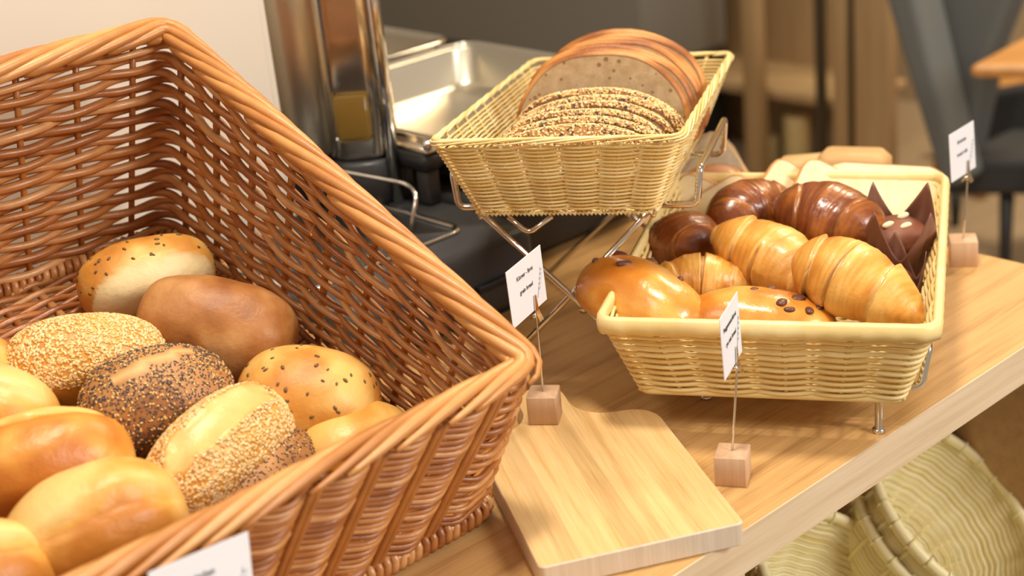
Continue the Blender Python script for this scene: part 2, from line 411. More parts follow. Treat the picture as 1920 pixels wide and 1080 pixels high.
# buffet table: oak top with a pale front edge
tb = empty('buffet_table', T(.4, .7345, -.9), 'long oak buffet table with a pale front edge carrying the bread baskets', 'table')
def tchild(name, a0, a1, b0, b1, z0, z1, m, bev=0.0, par=None):
    par = par or tb
    mb = MB(); mb.box(Matrix.Identity(4), a1-a0, b1-b0, z1-z0, bev)
    o = mb.build(name, m, par); o.matrix_parent_inverse = par.matrix_world.inverted()
    o.matrix_world = Matrix.Translation(T((a0+a1)/2, (b0+b1)/2, z0)) @ Matrix.Rotation(TA, 4, 'Z'); return o
tchild('table_top', -.9, 1.51, .7365, 2.35, -.0425, 0, M_TOP)
tchild('front_edge', -.9, 1.51, .7345, .7364, -.0425, -.0002, M_EDGE)
tchild('side_panel', .815, .86, .737, 1.65, -.86, -.043, M_EDGE)
tchild('back_panel', -.9, 1.51, 1.65, 1.67, -.86, -.043, M_SHELFW)
tchild('lower_shelf', .862, 1.484, .76, 1.65, -.42, -.40, M_SHELFW)
tchild('end_panel', 1.485, 1.508, .80, 1.645, -.86, -.043, M_SHELFW)
tchild('leg', 1.44, 1.50, 2.25, 2.31, -.90, -.043, M_EDGE)
tchild('leg', -.88, -.82, .76, .82, -.90, -.043, M_EDGE)
tchild('leg', -.88, -.82, 2.25, 2.31, -.90, -.043, M_EDGE)
tchild('plinth', -.85, 1.46, .80, 1.62, -.90, -.861, M_SHELFW)

# ================================================================== BIG WICKER BASKET
WB_A = 41.0; WB_T = 18.0
WB_M = frame(Vector((-.0376, 1.182, .012)), WB_A, WB_T)
W = .62
bigb = empty('wicker_basket', WB_M, 'large brown willow basket with a high back, tipped forward and filled with bread rolls', 'basket')
D_, HF, HB = .515, .163, .236
fl = .018
bc = [(-W, 0, 0), (0, 0, 0), (0, D_, 0), (-W, D_, 0)]
tcn = [(-W-fl, -fl, HF), (fl*.4, -fl, HF), (fl*.4, D_+.012, HB), (-W-fl, D_+.012, HB)]
RL = 2*(W+D_)+.03; FE = (W)/RL+.004; NC = 38; DR = .15
mbw, (Pb, Pt, s_, N_, L_) = woven_wall(bc, tcn, .03, .020, 27, .0037, 38, .0046, jit=.0010, step=.0058, k=6, stake_r=.0036, flat=.95, v0=.0, v1=.985, phase_front=(.012, FE, NC, DR))
for i in range(NC):          # paired stakes showing on the outside of the front
    for q in (-1, 1):
        pts = []
        for j in range(0, 27, 2):
            ss = (i+.5)/NC + DR*(j-2)/(2*PI*NC) + q*.0034/RL
            if not (.014 < ss < FE-.004): pts = []; break
            v = j/26.5*.985; b_, _ = closed_interp(Pb, np.array([ss*0])); k0 = np.argmin(abs(s_-ss)); f = (ss-s_[k0])
            k1 = min(max(k0+(1 if f > 0 else -1), 0), len(s_)-1); f = abs(f)/max(abs(s_[k1]-s_[k0]), 1e-9) if k1 != k0 else 0
            P0 = Pb*(1-v)+Pt*v; p = P0[k0]*(1-f)+P0[k1]*f+N_[k0]*.0012; pts.append(p)
        if pts: mbw.tube(pts, .0036, 7, ref=N_[k0], tone=.35)
ww = mbw.build('woven_wall', M_WICK, bigb)
rod_border(Pt, N_, L_, .20, .044, .0053, .0120, lift=.001, k=8, a0=-.6, a1=2.9).build('rim_border', M_WRIM, bigb)
coil(Pb+np.array([0, 0, .002]), .0085, .0085, .0043, 5, 10).build('base_border', M_WICK, bigb)
woven_floor(-W+.005, -.005, .005, D_-.005, .0, 62, .0038, 15, .003).build('woven_floor', M_WICK, bigb)
# loose splinter poking out of the long side
sp = MB(); sp.tube([(0.0, .27, .150), (-.012, .262, .147), (-.02, .25, .155)], .0009, 5); sp.build('loose_splinter', M_WRIM, bigb)
# wooden wedge that tips the basket
wg = MB()
def wl(x, y, z): return WB_M @ Vector((x, y, z))
for xa in (-.13, -.49):
    a, b = wl(xa, .06, -.012), wl(xa, .48, -.012); wv = E1*.05
    V = []
    for sgn in (-.5, .5):
        q = wv*sgn
        V += [Vector((a.x, a.y, 0.0))+q, Vector((b.x, b.y, 0.0))+q, b+q, a+q]
    wg.add([tuple(v) for v in V], [(0, 1, 2, 3), (7, 6, 5, 4), (0, 4, 5, 1), (1, 5, 6, 2), (2, 6, 7, 3), (3, 7, 4, 0)], smooth=False)
o = wg.build('basket_wedge', M_SHELFW); tag(o, 'wooden wedge on the table propping up the back of the big wicker basket', 'wedge')

# ------------------------------------------------------------------ breads
def loaf_mesh(L, Wd, H, seed=0, ex=.72, cut=None, wob=.05, tonef=None, nu=84, nv=56, under=.28, dimple=0.0, pinch=0.0):
    """elongated roll: x is the long axis, z up, rests on z=0. cut=(y offset, half width, half length, angle, depth)"""
    V = np.zeros((nu+1, nv, 3)); tone = np.zeros((nu+1, nv)); cu = np.zeros((nu+1, nv))
    for i in range(nu+1):
        p = PI*i/nu; cx = -math.cos(p); sx = math.sin(p)
        X = math.copysign(abs(cx)**.92, cx)*L/2; rr = max(sx, 1e-4)**ex
        for j in range(nv):
            a = 2*PI*j/nv; y = math.cos(a); z = math.sin(a)
            y = math.copysign(abs(y)**.9, y); z = math.copysign(abs(z)**.92, z)
            zz = z*(1-under) if z > 0 else z*under
            q = Vector((X*14, y*rr*1.1+seed*3.1, z*rr*1.1)); nz = noise.noise(q)*.7+noise.noise(q*2.3)*.35+noise.noise(q*7)*.10
            k = 1+wob*nz
            Y = y*rr*Wd/2*k; Z = (zz*rr*k+under)*H
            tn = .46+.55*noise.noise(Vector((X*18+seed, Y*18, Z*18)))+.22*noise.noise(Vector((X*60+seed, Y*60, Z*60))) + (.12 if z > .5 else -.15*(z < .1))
            c = 0
            if cut and z > -.3 and cut[4] < 0:      # one side of the seam is a raised, paler flap
                cy = cut[0]; w0 = -X*math.sin(cut[3])+Y*math.cos(cut[3])-cy + .003*noise.noise(Vector((X*50, seed, 0)))
                e = max(0, 1-(abs(X)/(L*.48))**4); g = 1/(1+math.exp(-w0/.0011))
                tn += (-.42*(1-g)+.24*g)*e; Z += e*(.045*H*g-.07*H*math.exp(-((w0+.002)/.0035)**2))
            if cut and z > 0.05 and cut[4] >= 0:
                cy, hw, hl, ang, dp = cut
                ca, sa = math.cos(ang), math.sin(ang)
                u = X*ca+Y*sa; w = -X*sa+Y*ca-cy
                w += .0035*noise.noise(Vector((u*60, seed, 0)))
                e = max(0, 1-(u/hl)**4) if abs(u) < hl else 0
                hwu = hw*(e**.6 if e > 0 else 0)
                if hwu > 0:
                    dd = abs(w)/hwu
                    c = min(1, max(0, (1.12-dd)/.22))
                    Z += dp*H*(-.9*max(0, 1-dd)**.7 if dp > 0 else 0) + .05*H*math.exp(-((dd-1.15)/.25)**2)*(1 if dp else .6)
            if dimple: Z -= dimple*H*math.exp(-(Y/(Wd*.05))**2)*(z > 0)
            V[i, j] = (X, Y, Z); tone[i, j] = tn; cu[i, j] = c
    F = []
    for i in range(nu):
        for j in range(nv):
            j2 = (j+1) % nv; F.append((i*nv+j, i*nv+j2, (i+1)*nv+j2, (i+1)*nv+j))
    F.append(tuple(range(nv-1, -1, -1))); F.append(tuple(range(nu*nv, (nu+1)*nv)))
    return V.reshape(-1, 3), F, np.clip(tone.ravel(), 0, 1), cu.ravel()
def seeds(V, F, cu, n, size, pred, seed=1, tones=None, flat=.45, avoid=True):
    rs = np.random.RandomState(seed); mb = MB()
    Fq = np.array([f for f in F if len(f) == 4]); A = V[Fq[:, 0]]; B = V[Fq[:, 1]]; C = V[Fq[:, 2]]; Dd = V[Fq[:, 3]]
    nr = np.cross(C-A, Dd-B); ar = np.linalg.norm(nr, axis=1); nr = nr/(ar[:, None]+1e-12)
    cen = (A+B+C+Dd)/4
    out = np.sign(np.einsum('ij,ij->i', nr, cen-V.mean(0))); nr = nr*out[:, None]
    ok = np.array([pred(c, m) for c, m in zip(cen, nr)]) & ((cu[Fq].mean(1) < .3) | (not avoid))
    w = ar*ok
    if w.sum() == 0: return mb
    idx = rs.choice(len(Fq), n, p=w/w.sum())
    base = []
    rings = [(-1, 0), (-.6, .8), (.1, 1.0), (.7, .62), (1, 0)]
    for x, q in rings:
        if q == 0: base.append((x, 0, 0))
        else: base += [(x, q*math.cos(a), q*math.sin(a)) for a in (0, 1.2566, 2.513, 3.77, 5.026)]
    base = np.array(base); Fs = [(0, 1+(j+1) % 5, 1+j) for j in range(5)]
    for rr in (0, 1): Fs += [(1+rr*5+j, 1+rr*5+(j+1) % 5, 6+rr*5+(j+1) % 5, 6+rr*5+j) for j in range(5)]
    Fs += [(11+j, 11+(j+1) % 5, 16) for j in range(5)]
    for i in idx:
        u, v = rs.rand(2); p = (A[i]*(1-u)+B[i]*u)*(1-v)+(Dd[i]*(1-u)+C[i]*u)*v
        m = nr[i]; t = rs.randn(3); t -= m*np.dot(t, m); t /= np.linalg.norm(t); bb = np.cross(m, t)
        sc = size*rs.uniform(.8, 1.2)
        P = p+m*sc*flat*.35 + base[:, :1]*t*sc + base[:, 1:2]*bb*sc*.62 + base[:, 2:3]*m*sc*flat
        mb.add(P, Fs, tone=(rs.rand() if tones is None else tones(rs)))
    return mb
def basket_spot(px, py, h):
    """point on a plane parallel to the basket floor, h above it"""
    n = (WB_M.to_3x3() @ Vector((0, 0, 1))); p0 = WB_M @ Vector((0, 0, h))
    return WB_M.inverted() @ at_plane(px, py, p0, n)
def place_roll(px, py, h, yaw, pitch=0, rollx=0, zc=.03):
    """matrix of a roll whose middle (zc above its underside) is seen at the pixel, on the tipped floor"""
    p = basket_spot(px, py, h)
    L = Matrix.Translation(p) @ Euler((rad(rollx), rad(pitch), rad(yaw)), 'XYZ').to_matrix().to_4x4() @ Matrix.Translation((0, 0, -zc))
    return WB_M @ L
def roll_thing(name, Mx, dims, m, label, seed=0, cut=None, group='bread rolls in the wicker basket', sd=None, **kw):
    V, F, tn, cu = loaf_mesh(*dims, seed=seed, cut=cut, **kw)
    root = empty(name, Mx, label, 'bread roll', group)
    mb = MB(); mb.add(V, F, tn, cu); mb.build('crust', m, root)
    if sd:
        for (nm, n, size, pred, sm, tf, flat) in sd:
            o = seeds(V, F, cu, n, size, pred, seed=seed+3, tones=tf, flat=flat).build(nm, sm, root)
            o['kind'] = 'stuff'
    return root
topside = lambda lim: (lambda c, m: m[2] > lim)
# (pixel, height of centre, yaw in basket frame, ...)
LINS = lambda n: ('linseeds', n, .0024, topside(.15), M_LIN, None, .4)
SESA = lambda n, lim=.05: ('sesame_seeds', int(n*1.9), .0019, topside(lim), M_SES, None, .5)
POPP = lambda n: ('poppy_and_sesame_seeds', int(n*1.7), .00105, topside(-.1), M_POP, lambda rs: 0.12+.2*rs.rand(), .6)
POPS = lambda n: ('sesame_seeds', int(n*1.5), .0015, topside(-.1), M_SES, lambda rs: .1*rs.rand(), .5)
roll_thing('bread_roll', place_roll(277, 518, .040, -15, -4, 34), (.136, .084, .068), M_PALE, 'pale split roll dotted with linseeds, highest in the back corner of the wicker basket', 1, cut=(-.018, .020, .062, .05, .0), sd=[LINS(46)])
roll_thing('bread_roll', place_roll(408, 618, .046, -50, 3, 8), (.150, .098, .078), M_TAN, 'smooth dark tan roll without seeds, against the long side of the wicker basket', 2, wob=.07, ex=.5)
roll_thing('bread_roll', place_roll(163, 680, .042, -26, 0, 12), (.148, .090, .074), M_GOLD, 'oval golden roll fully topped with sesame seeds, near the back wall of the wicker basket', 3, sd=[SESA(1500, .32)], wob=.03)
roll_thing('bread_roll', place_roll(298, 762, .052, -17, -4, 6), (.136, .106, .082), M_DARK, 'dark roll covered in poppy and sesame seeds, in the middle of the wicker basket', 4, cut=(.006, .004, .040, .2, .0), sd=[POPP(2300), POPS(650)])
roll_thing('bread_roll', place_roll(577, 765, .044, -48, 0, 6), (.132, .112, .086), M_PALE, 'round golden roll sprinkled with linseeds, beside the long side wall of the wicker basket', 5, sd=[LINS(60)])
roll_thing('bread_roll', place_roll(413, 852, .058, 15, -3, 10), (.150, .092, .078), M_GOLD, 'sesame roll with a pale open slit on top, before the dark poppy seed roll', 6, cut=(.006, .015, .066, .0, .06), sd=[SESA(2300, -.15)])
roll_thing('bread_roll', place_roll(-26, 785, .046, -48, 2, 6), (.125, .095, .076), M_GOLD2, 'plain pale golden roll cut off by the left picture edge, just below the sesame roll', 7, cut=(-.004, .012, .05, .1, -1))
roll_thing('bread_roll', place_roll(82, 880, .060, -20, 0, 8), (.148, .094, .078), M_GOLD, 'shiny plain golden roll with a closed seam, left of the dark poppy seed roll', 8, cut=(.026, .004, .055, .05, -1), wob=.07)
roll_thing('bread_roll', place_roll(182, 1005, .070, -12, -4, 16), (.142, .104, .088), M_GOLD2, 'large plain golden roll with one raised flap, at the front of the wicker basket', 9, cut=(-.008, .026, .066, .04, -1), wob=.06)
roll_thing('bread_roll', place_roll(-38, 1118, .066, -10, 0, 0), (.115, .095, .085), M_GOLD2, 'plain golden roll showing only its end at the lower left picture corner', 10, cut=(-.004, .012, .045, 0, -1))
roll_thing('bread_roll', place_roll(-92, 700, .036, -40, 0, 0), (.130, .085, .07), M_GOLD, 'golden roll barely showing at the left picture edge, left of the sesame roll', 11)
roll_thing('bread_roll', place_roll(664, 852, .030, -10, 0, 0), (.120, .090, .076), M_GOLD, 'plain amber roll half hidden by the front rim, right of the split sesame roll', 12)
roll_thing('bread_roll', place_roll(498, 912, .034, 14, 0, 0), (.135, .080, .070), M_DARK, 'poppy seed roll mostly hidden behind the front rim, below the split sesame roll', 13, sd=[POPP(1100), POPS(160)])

# ================================================================== CREAM BASKETS + STANDS
def basket_quads(Wd, Dp, h, flr):
    b = [(0, 0, 0), (Wd, 0, 0), (Wd, Dp, 0), (0, Dp, 0)]
    t = [(-flr, -flr, h), (Wd+flr, -flr, h), (Wd+flr, Dp+flr, h), (-flr, Dp+flr, h)]
    return b, t
# lower basket
LB_O = Vector((.113, 1.313, .046)); LB_M = frame(LB_O, -17.9, -.5)
LW, LD, LH = .245, .367, .086
lowb = empty('bread_basket', LB_M, 'cream woven basket with a smooth wrapped rim, filled with croissants and buns', 'basket')
b_, t_ = basket_quads(LW, LD, LH, .030)
mbl, (lPb, lPt, ls, lN, lL) = woven_wall(b_, t_, .012, .018, 11, .0019, 24, .0030, mode='pair', flat=1.2, step=.006, k=6, stake_r=.0027, v0=0, v1=.90, twine=.0004)
mbl.build('woven_wall', M_REED, lowb)
def band(Pm, N, h0, h1, th, m, name, par, wraps):
    """smooth wrapped rim band, slightly lumpy where each wrap ends"""
    mb = MB(); n = len(Pm); prof = [(-th, h0), (-th*1.15, (h0+h1)/2), (-th*.8, h1), (0, h1+th*.35), (th*.8, h1), (th*1.15, (h0+h1)/2), (th, h0)]
    V = []; k = len(prof)
    for i in range(n):
        q = 1+.10*math.cos(2*PI*wraps*i/n)**6
        for a, z in prof: V.append(Pm[i]+N[i]*a*q+np.array([0, 0, z*q]))
    F = []
    for i in range(n):
        i2 = (i+1) % n
        for j in range(k):
            j2 = (j+1) % k; F.append((i*k+j, i2*k+j, i2*k+j2, i*k+j2))
    tones = np.repeat([RNG.rand() for _ in range(wraps+1)], math.ceil(n/wraps))[:n]
    mb.add(V, F, tone=np.repeat(tones*.4+.3, k)); return mb.build(name, m, par)
band(lPt, lN, -.0125, .0, .0042, M_REED, 'rim_band', lowb, 30)
mbk = MB(); mbk.tube(lPb+np.array([0, 0, -.001]), .0036, 6, True, tone=.5); mbk.build('base_border', M_REED, lowb)
woven_floor(0, LW, 0, LD, 0, 60, .0022, 12, .002).build('woven_floor', M_REED, lowb)
# upper basket
UB_O = Vector((-.027, 1.433, .200)); UB_M = frame(UB_O, -15.56, -4.6)
UW, UD, UH = .180, .386, .079
uppb = empty('bread_basket', UB_M, 'cream finely woven basket of sliced bread, raised on the crossed chrome stand', 'basket')
b_, t_ = basket_quads(UW, UD, UH, .033)
mbu, (uPb, uPt, us, uN, uL) = woven_wall(b_, t_, .012, .018, 18, .00118, 36, .0022, mode='pair', flat=1.1, step=.0042, k=5, stake_r=.0019, v0=0.03, v1=.93, twine=.0002)
mbu.build('woven_wall', M_REED, uppb)
rod_border(uPt, uN, uL, .13, .034, .0017, .0034, k=6, lift=-.001).build('rim_border', M_REED, uppb)
bd = MB()
_, LL = closed_interp(uPb, np.array([0.])); nb = int(LL/.0042)
for i in range(nb):      # little knots of the lower border
    c, _ = closed_interp(uPb, np.array([i*LL/nb, (i+.45)*LL/nb, (i+.9)*LL/nb])); c[:, 2] += [-.0005, -.003, .0005]
    bd.tube(c, .0017*random.uniform(.8, 1.15), 5)
bd.build('base_border', M_REED, uppb)
woven_floor(0, UW, 0, UD, 0, 70, .0018, 10, .0015).build('woven_floor', M_REED, uppb)

# chrome stand (upper, crossed legs)
SR = .0032
ux = Vector((math.cos(rad(-15.56)), math.sin(rad(-15.56)), 0)); uy = Vector((-ux.y, ux.x, 0))
def up_pt(x, y, z): return UB_M @ Vector((x, y, z))
st = empty('wire_stand', Vector((UB_O.x, UB_O.y, 0)), 'tall chrome wire stand with crossed legs, under the raised basket of sliced bread', 'stand')
def bar(pts, name, par, r=SR, m=None, rc=.008):
    mb = MB(); mb.tube(smooth_path(pts, rc), r, 10, loop=True, tone=.5); return mb.build(name, m or M_CHROME, par, world=True)
for dy, nm in ((.012, 'crossed_leg'), (.31, 'crossed_leg')):
    TL = up_pt(.004, dy, -.007); TR = up_pt(.170, dy, -.007)
    BL = Vector((TL.x-.016, TL.y+.004, SR)); BR = Vector((TR.x+.012, TR.y-.002, SR))
    bar([TL, BR], nm, st); bar([TR+uy*.0066, BL+uy*.0066], nm, st)
    mid = (TL+BR)*.5+(BL-BR)*.0
    mb = MB(); c = (TL*.47+BR*.53); mb.tube([c-uy*.006, c+uy*.013], .005, 10, ref=(0, 0, 1), tone=.5); mb.build('pivot_pin', M_CHROME, st, world=True)
# carrying frame: U arms at both ends of the basket and cross bars
for sx, x0, x1 in ((1, .165, .218), (-1, .015, -.036)):
    bar([up_pt(.09+sx*.05, .045, -.0065), up_pt(x1-sx*.004, .045, -.0065), up_pt(x1, .047, .030), up_pt(x1+sx*.002, .255, .034), up_pt(x1-sx*.002, .258, -.0065), up_pt(.09+sx*.05, .258, -.0065)], 'side_arm', st, r=.0036)
bar([up_pt(.03, .006, -.0065), up_pt(.05, .006, -.024), up_pt(.075, .006, -.0065)], 'front_hook', st, r=.0026)
bar([up_pt(.175, .012, -.0075), up_pt(.175, .31, -.0075)], 'cross_bar', st)
bar([up_pt(0.0, .012, -.0075), up_pt(0.0, .31, -.0075)], 'cross_bar', st)

# low stand under the lower basket
ls_ = empty('wire_stand', Vector((LB_O.x, LB_O.y, 0)), 'low chrome wire rack on four short feet, under the croissant basket', 'stand')
def lp(x, y, z): return LB_M @ Vector((x, y, z))
for x, y in ((.05, .075), (.222, .02), (.05, .33), (.222, .33)):
    p = lp(x, y, -.008); mb = MB(); mb.tube([(p.x, p.y, .0), (p.x, p.y, .004), (p.x, p.y, .0041), (p.x, p.y, p.z)], [.006, .006, .0035, .0035], 10, ref=(1, 0, 0), tone=.5); mb.build('foot', M_CHROME, ls_, world=True)
for x in (.05, .222): bar([lp(x, .02, -.0085), lp(x, .33, -.0085)], 'rail', ls_)
for y in (.03, .32): bar([lp(.03, y, -.0085), lp(.23, y, -.0085)], 'cross_bar', ls_)
for sx, xa, x1 in ((1, .22, .266), (-1, .03, -.020)):
    bar([lp(xa, .045, -.0085), lp(x1-sx*.006, .045, -.0085), lp(x1, .052, .028), lp(x1+sx*.004, .32, .034), lp(x1-sx*.004, .33, -.0085), lp(xa, .33, -.0085)], 'side_arm', ls_, r=.0040)

# ------------------------------------------------------------------ bread slices
def slice_outline(w, h, n=46, flat=.82, e=2.25):
    out = []
    for i in range(n):
        a = 2*PI*i/n; c, s = math.cos(a), math.sin(a)
        x = math.copysign(abs(c)**(2/e), c)*w/2; y = math.copysign(abs(s)**(2/e), s)
        y = y*(h*.66) if y > 0 else y*(h*.34)
        out.append((x, y+h*.34))
    return out
def bread_slice(Mx, w, h, th, mcrumb, mcrust, label, group, seed=0, top_seeds=0, name='bread_slice', outline=None, crust_w=.0045, face_seeds=0):
    root = empty(name, Mx, label, 'bread slice', group)
    P = np.array(outline or slice_outline(w, h)); n = len(P); c = P.mean(0)
    rs = np.random.RandomState(seed)
    wob = 1+.012*np.sin(np.arange(n)*2*PI/n*3+rs.rand()*6)+.008*np.sin(np.arange(n)*2*PI/n*7+rs.rand()*6)
    P = c+(P-c)*wob[:, None]
    def tr(q, y): return (q[0], y, q[1])
    # crust: rounded band
    mb = MB(); d = P-c; L = np.linalg.norm(d, axis=1)[:, None]; u = d/L
    rings = [(P-u*crust_w, 0), (P-u*.001, .0008), (P, th*.3), (P, th*.7), (P-u*.001, th-.0008), (P-u*crust_w, th)]
    V = []; F = []
    for q, y in rings: V += [tr(a, y) for a in q]
    for i in range(5):
        for j in range(n):
            j2 = (j+1) % n; F.append((i*n+j, i*n+j2, (i+1)*n+j2, (i+1)*n+j))
    tn = np.tile(.5+.4*np.sin(np.arange(n)*.7+seed), 6)
    mb.add(V, F, tone=np.clip(tn, 0, 1)); mb.build('crust', mcrust, root)
    if top_seeds:
        Va = np.array(V); Fq = F
        o = seeds(Va, Fq, np.zeros(len(Va)), top_seeds, .0017, lambda cc, m: m[2] > -.05, seed=seed+9, flat=.5).build('seed_topping', M_SES, root); o['kind'] = 'stuff'
        o = seeds(Va, Fq, np.zeros(len(Va)), top_seeds//2, .0012, lambda cc, m: m[2] > -.05, seed=seed+19, tones=lambda r: .15, flat=.5).build('poppy_seeds', M_POP, root); o['kind'] = 'stuff'
    if face_seeds:
        n2 = len(P); Vf = [tr(c+(P[j]-c)*q, -.0002-.010*(1-q**3)) for q in (1, .8, .6, .4, .2, .05) for j in range(n2)]
        Ff = [(i*n2+j, i*n2+(j+1) % n2, (i+1)*n2+(j+1) % n2, (i+1)*n2+j) for i in range(5) for j in range(n2)]
        mb = MB(); mb.add(Vf, Ff, .5); mb.build('heel', mcrust, root); Va = np.array(Vf)
        for nm_, cnt, sz, mm, tt in (('seed_topping', face_seeds, .0017, M_SES, None), ('poppy_seeds', face_seeds//2, .0012, M_POP, lambda r: .15)):
            Vs = np.vstack([Va, [[c[0], .05, c[1]]]*len(Va)*1]); o = seeds(Vs, Ff, np.zeros(len(Vs)), cnt, sz, lambda cc, m: True, seed=seed+31, tones=tt, flat=.5).build(nm_, mm, root); o['kind'] = 'stuff'
    mb = MB()
    for y, sg in ((.0006, 1), (th-.0006, -1)):
        rr = [1.0, .75, .5, .25]; V = []; F = []
        for q in rr: V += [tr(c+(P-u*crust_w-c)*q, y) for P_, q in ((0, q),) for P, u in ((P, u),) for _ in (0,) ] if False else [tr(a, y) for a in (c+(P-u*crust_w*.98-c)*q)]
        V.append(tr(c, y)); m0 = len(V)-1
        for i in range(3):
            for j in range(n):
                j2 = (j+1) % n; f = (i*n+j, i*n+j2, (i+1)*n+j2, (i+1)*n+j); F.append(f if sg > 0 else f[::-1])
        for j in range(n):
            f = (3*n+j, 3*n+(j+1) % n, m0); F.append(f if sg > 0 else f[::-1])
        mb.add(V, F, tone=.5, smooth=False)
    mb.build('crumb', mcrumb, root)
    return root
G1 = 'seeded grain bread slices at the front of the raised basket'
seedlab = ['frontmost seeded grain bread slice, just behind the front rim of the raised basket',
           'second seeded grain bread slice from the front of the raised basket',
           'third seeded grain bread slice from the front of the raised basket',
           'fourth seeded grain bread slice from the front of the raised basket',
           'fifth seeded grain bread slice from the front of the raised basket',
           'rearmost seeded grain bread slice, touching the large pale rye slice']
for i in range(6):
    y = .022+i*.0195
    Mx = UB_M @ Matrix.Translation((.092+.003*math.sin(i*2.1)+i*.002, y, .004)) @ Euler((rad(-5), rad(-2+1.2*math.sin(i*1.7)), rad(2*math.sin(i)))).to_matrix().to_4x4()
    bread_slice(Mx, .190, .075+.0035*i, .0185, M_CRUMBD, M_DARK, seedlab[i], G1, seed=i, top_seeds=900, face_seeds=1300 if i == 0 else 0)
G2 = 'rye bread slices at the back of the raised basket'
ryelab = ['front rye slice showing its holey pale crumb, in the raised basket', 'second brown-crusted rye slice, directly behind the one showing its crumb',
          'third rye slice from the front of the rye row in the raised basket', 'fourth rye slice from the front of the rye row in the raised basket',
          'fifth rye slice from the front of the rye row in the raised basket', 'sixth rye slice from the front of the rye row in the raised basket', 'rearmost rye slice with the highest crust in the raised basket']
for i in range(7):
    y = .152+i*.0172
    Mx = UB_M @ Matrix.Translation((.098+.003*math.sin(i*2.7)+i*.0012, y, .004)) @ Euler((rad(-9+i*.6), rad(3+1.5*math.sin(i*1.9)), rad(1.5*math.sin(i*1.3)))).to_matrix().to_4x4()
    bread_slice(Mx, .190+.001*min(i, 3), .126+.001*i, .0165, M_CRUMB, M_RYE, ryelab[i], G2, seed=20+i)

# ------------------------------------------------------------------ pastries in the lower basket
def in_low(px, py, z, yaw, pitch=0, roll=0, zc=.03):
    p = at(px, py, z)
    return Matrix.Translation(p) @ Euler((rad(roll), rad(pitch), rad(yaw)), 'XYZ').to_matrix().to_4x4() @ Matrix.Translation((0, 0, -zc))
def croissant_mesh(L, R, bend, steps, seed, asym=.0, sharp=.16, nu=110, nv=40, flatz=.86, pale=.75):
    V = []; tone = []; cu = []
    for i in range(nu+1):
        t = i/nu; u = 2*t-1+asym*(1-(2*t-1)**2)
        a = bend*(2*t-1)
        Rb = L/(2*math.sin(bend)) if abs(bend) > .02 else None
        if Rb: cx, cy = Rb*math.sin(a), Rb*(math.cos(a)-math.cos(bend)); tx, ty = math.cos(a), -math.sin(a)
        else: cx, cy = L*(t-.5), 0; tx, ty = 1, 0
        prof = max(1e-3, 1-abs(u)**2.3)**.62
        for j in range(nv):
            th = 2*PI*j/nv
            ph = steps*abs(u)*.5*2 + .07*math.sin(th+seed) + .16*math.cos(th*1)*(1 if u > 0 else -1)*min(1, abs(u)*4)
            fr = ph-math.floor(ph)
            saw = (1-fr)**.8
            k = prof*(1-sharp*.5+sharp*saw*1.0) * (1+.035*noise.noise(Vector((t*9, math.cos(th)*1.5, math.sin(th)*1.5+seed))) +.02*noise.noise(Vector((t*30, math.cos(th)*4, math.sin(th)*4+seed))))
            r = R*k; nx, ny = -ty, tx
            y = math.cos(th)*r; z = math.sin(th)*r*flatz
            if z < -.55*R: z = -.55*R+(z+.55*R)*.25
            V.append((cx+nx*y, cy+ny*y, z+.55*R))
            tn = .30+.35*saw+.3*noise.noise(Vector((t*7+seed, th, 3)))+.22*noise.noise(Vector((t*46+seed, math.cos(th)*1.5, math.sin(th)*1.5)))
            tone.append(tn); cu.append(pale*max(0, 1-abs(fr-.95)/.08)*min(1, max(0, math.sin(th)+1.2)))
    F = []
    for i in range(nu):
        for j in range(nv):
            j2 = (j+1) % nv; F.append((i*nv+j, i*nv+j2, (i+1)*nv+j2, (i+1)*nv+j))
    F.append(tuple(range(nv-1, -1, -1))); F.append(tuple(range(nu*nv, (nu+1)*nv)))
    return np.array(V), F, np.clip(tone, 0, 1), np.clip(cu, 0, 1)
def croissant(name, Mx, label, m, L=.14, R=.034, bend=.5, steps=3.4, seed=0, cat='croissant', group='croissants in the cream basket', **kw):
    V, F, tn, cu = croissant_mesh(L, R, bend, steps, seed, **kw)
    o = MB(); o.add(V, F, tn, cu); ob = o.build(name, m); ob.matrix_world = Mx
    return tag(ob, label, cat, group)
croissant('croissant', in_low(1450, 500, .120, -52, 12, 0, .02), 'plain golden croissant lying diagonally in the middle of the cream basket', M_CROI, L=.170, R=.037, bend=.30, steps=2.1, seed=1, asym=.12)
croissant('croissant', in_low(1604, 548, .122, -47, 14, 0, .02), 'largest plain golden croissant, at the front right corner of the cream basket', M_CROI, L=.148, R=.041, bend=.30, steps=1.9, seed=2.2, asym=.25)
croissant('croissant', in_low(1316, 528, .108, -12, 4, 0, .02), 'small pale croissant half hidden behind the two raisin buns', M_CROI, L=.105, R=.030, bend=.4, steps=1.7, seed=3.1)
GC = 'chocolate croissants in the cream basket'
croissant('chocolate_croissant', in_low(1424, 402, .122, 30, 0, 0, .02), 'left dark glazed chocolate croissant behind the diagonal plain croissant', M_CHOC, L=.105, R=.037, bend=.7, steps=1.6, seed=4, sharp=.1, group=GC)
croissant('chocolate_croissant', in_low(1540, 425, .124, -42, 6, 0, .02), 'large striped chocolate croissant at the centre back of the cream basket', M_CHOC, L=.125, R=.043, bend=.5, steps=1.8, seed=5, sharp=.1, group=GC)
croissant('chocolate_croissant', in_low(1278, 462, .108, -75, -8, 0, .02), 'round dark chocolate pastry at the left side of the cream basket', M_CHOC, L=.088, R=.040, bend=.15, steps=1.4, seed=6, sharp=.12, group=GC)
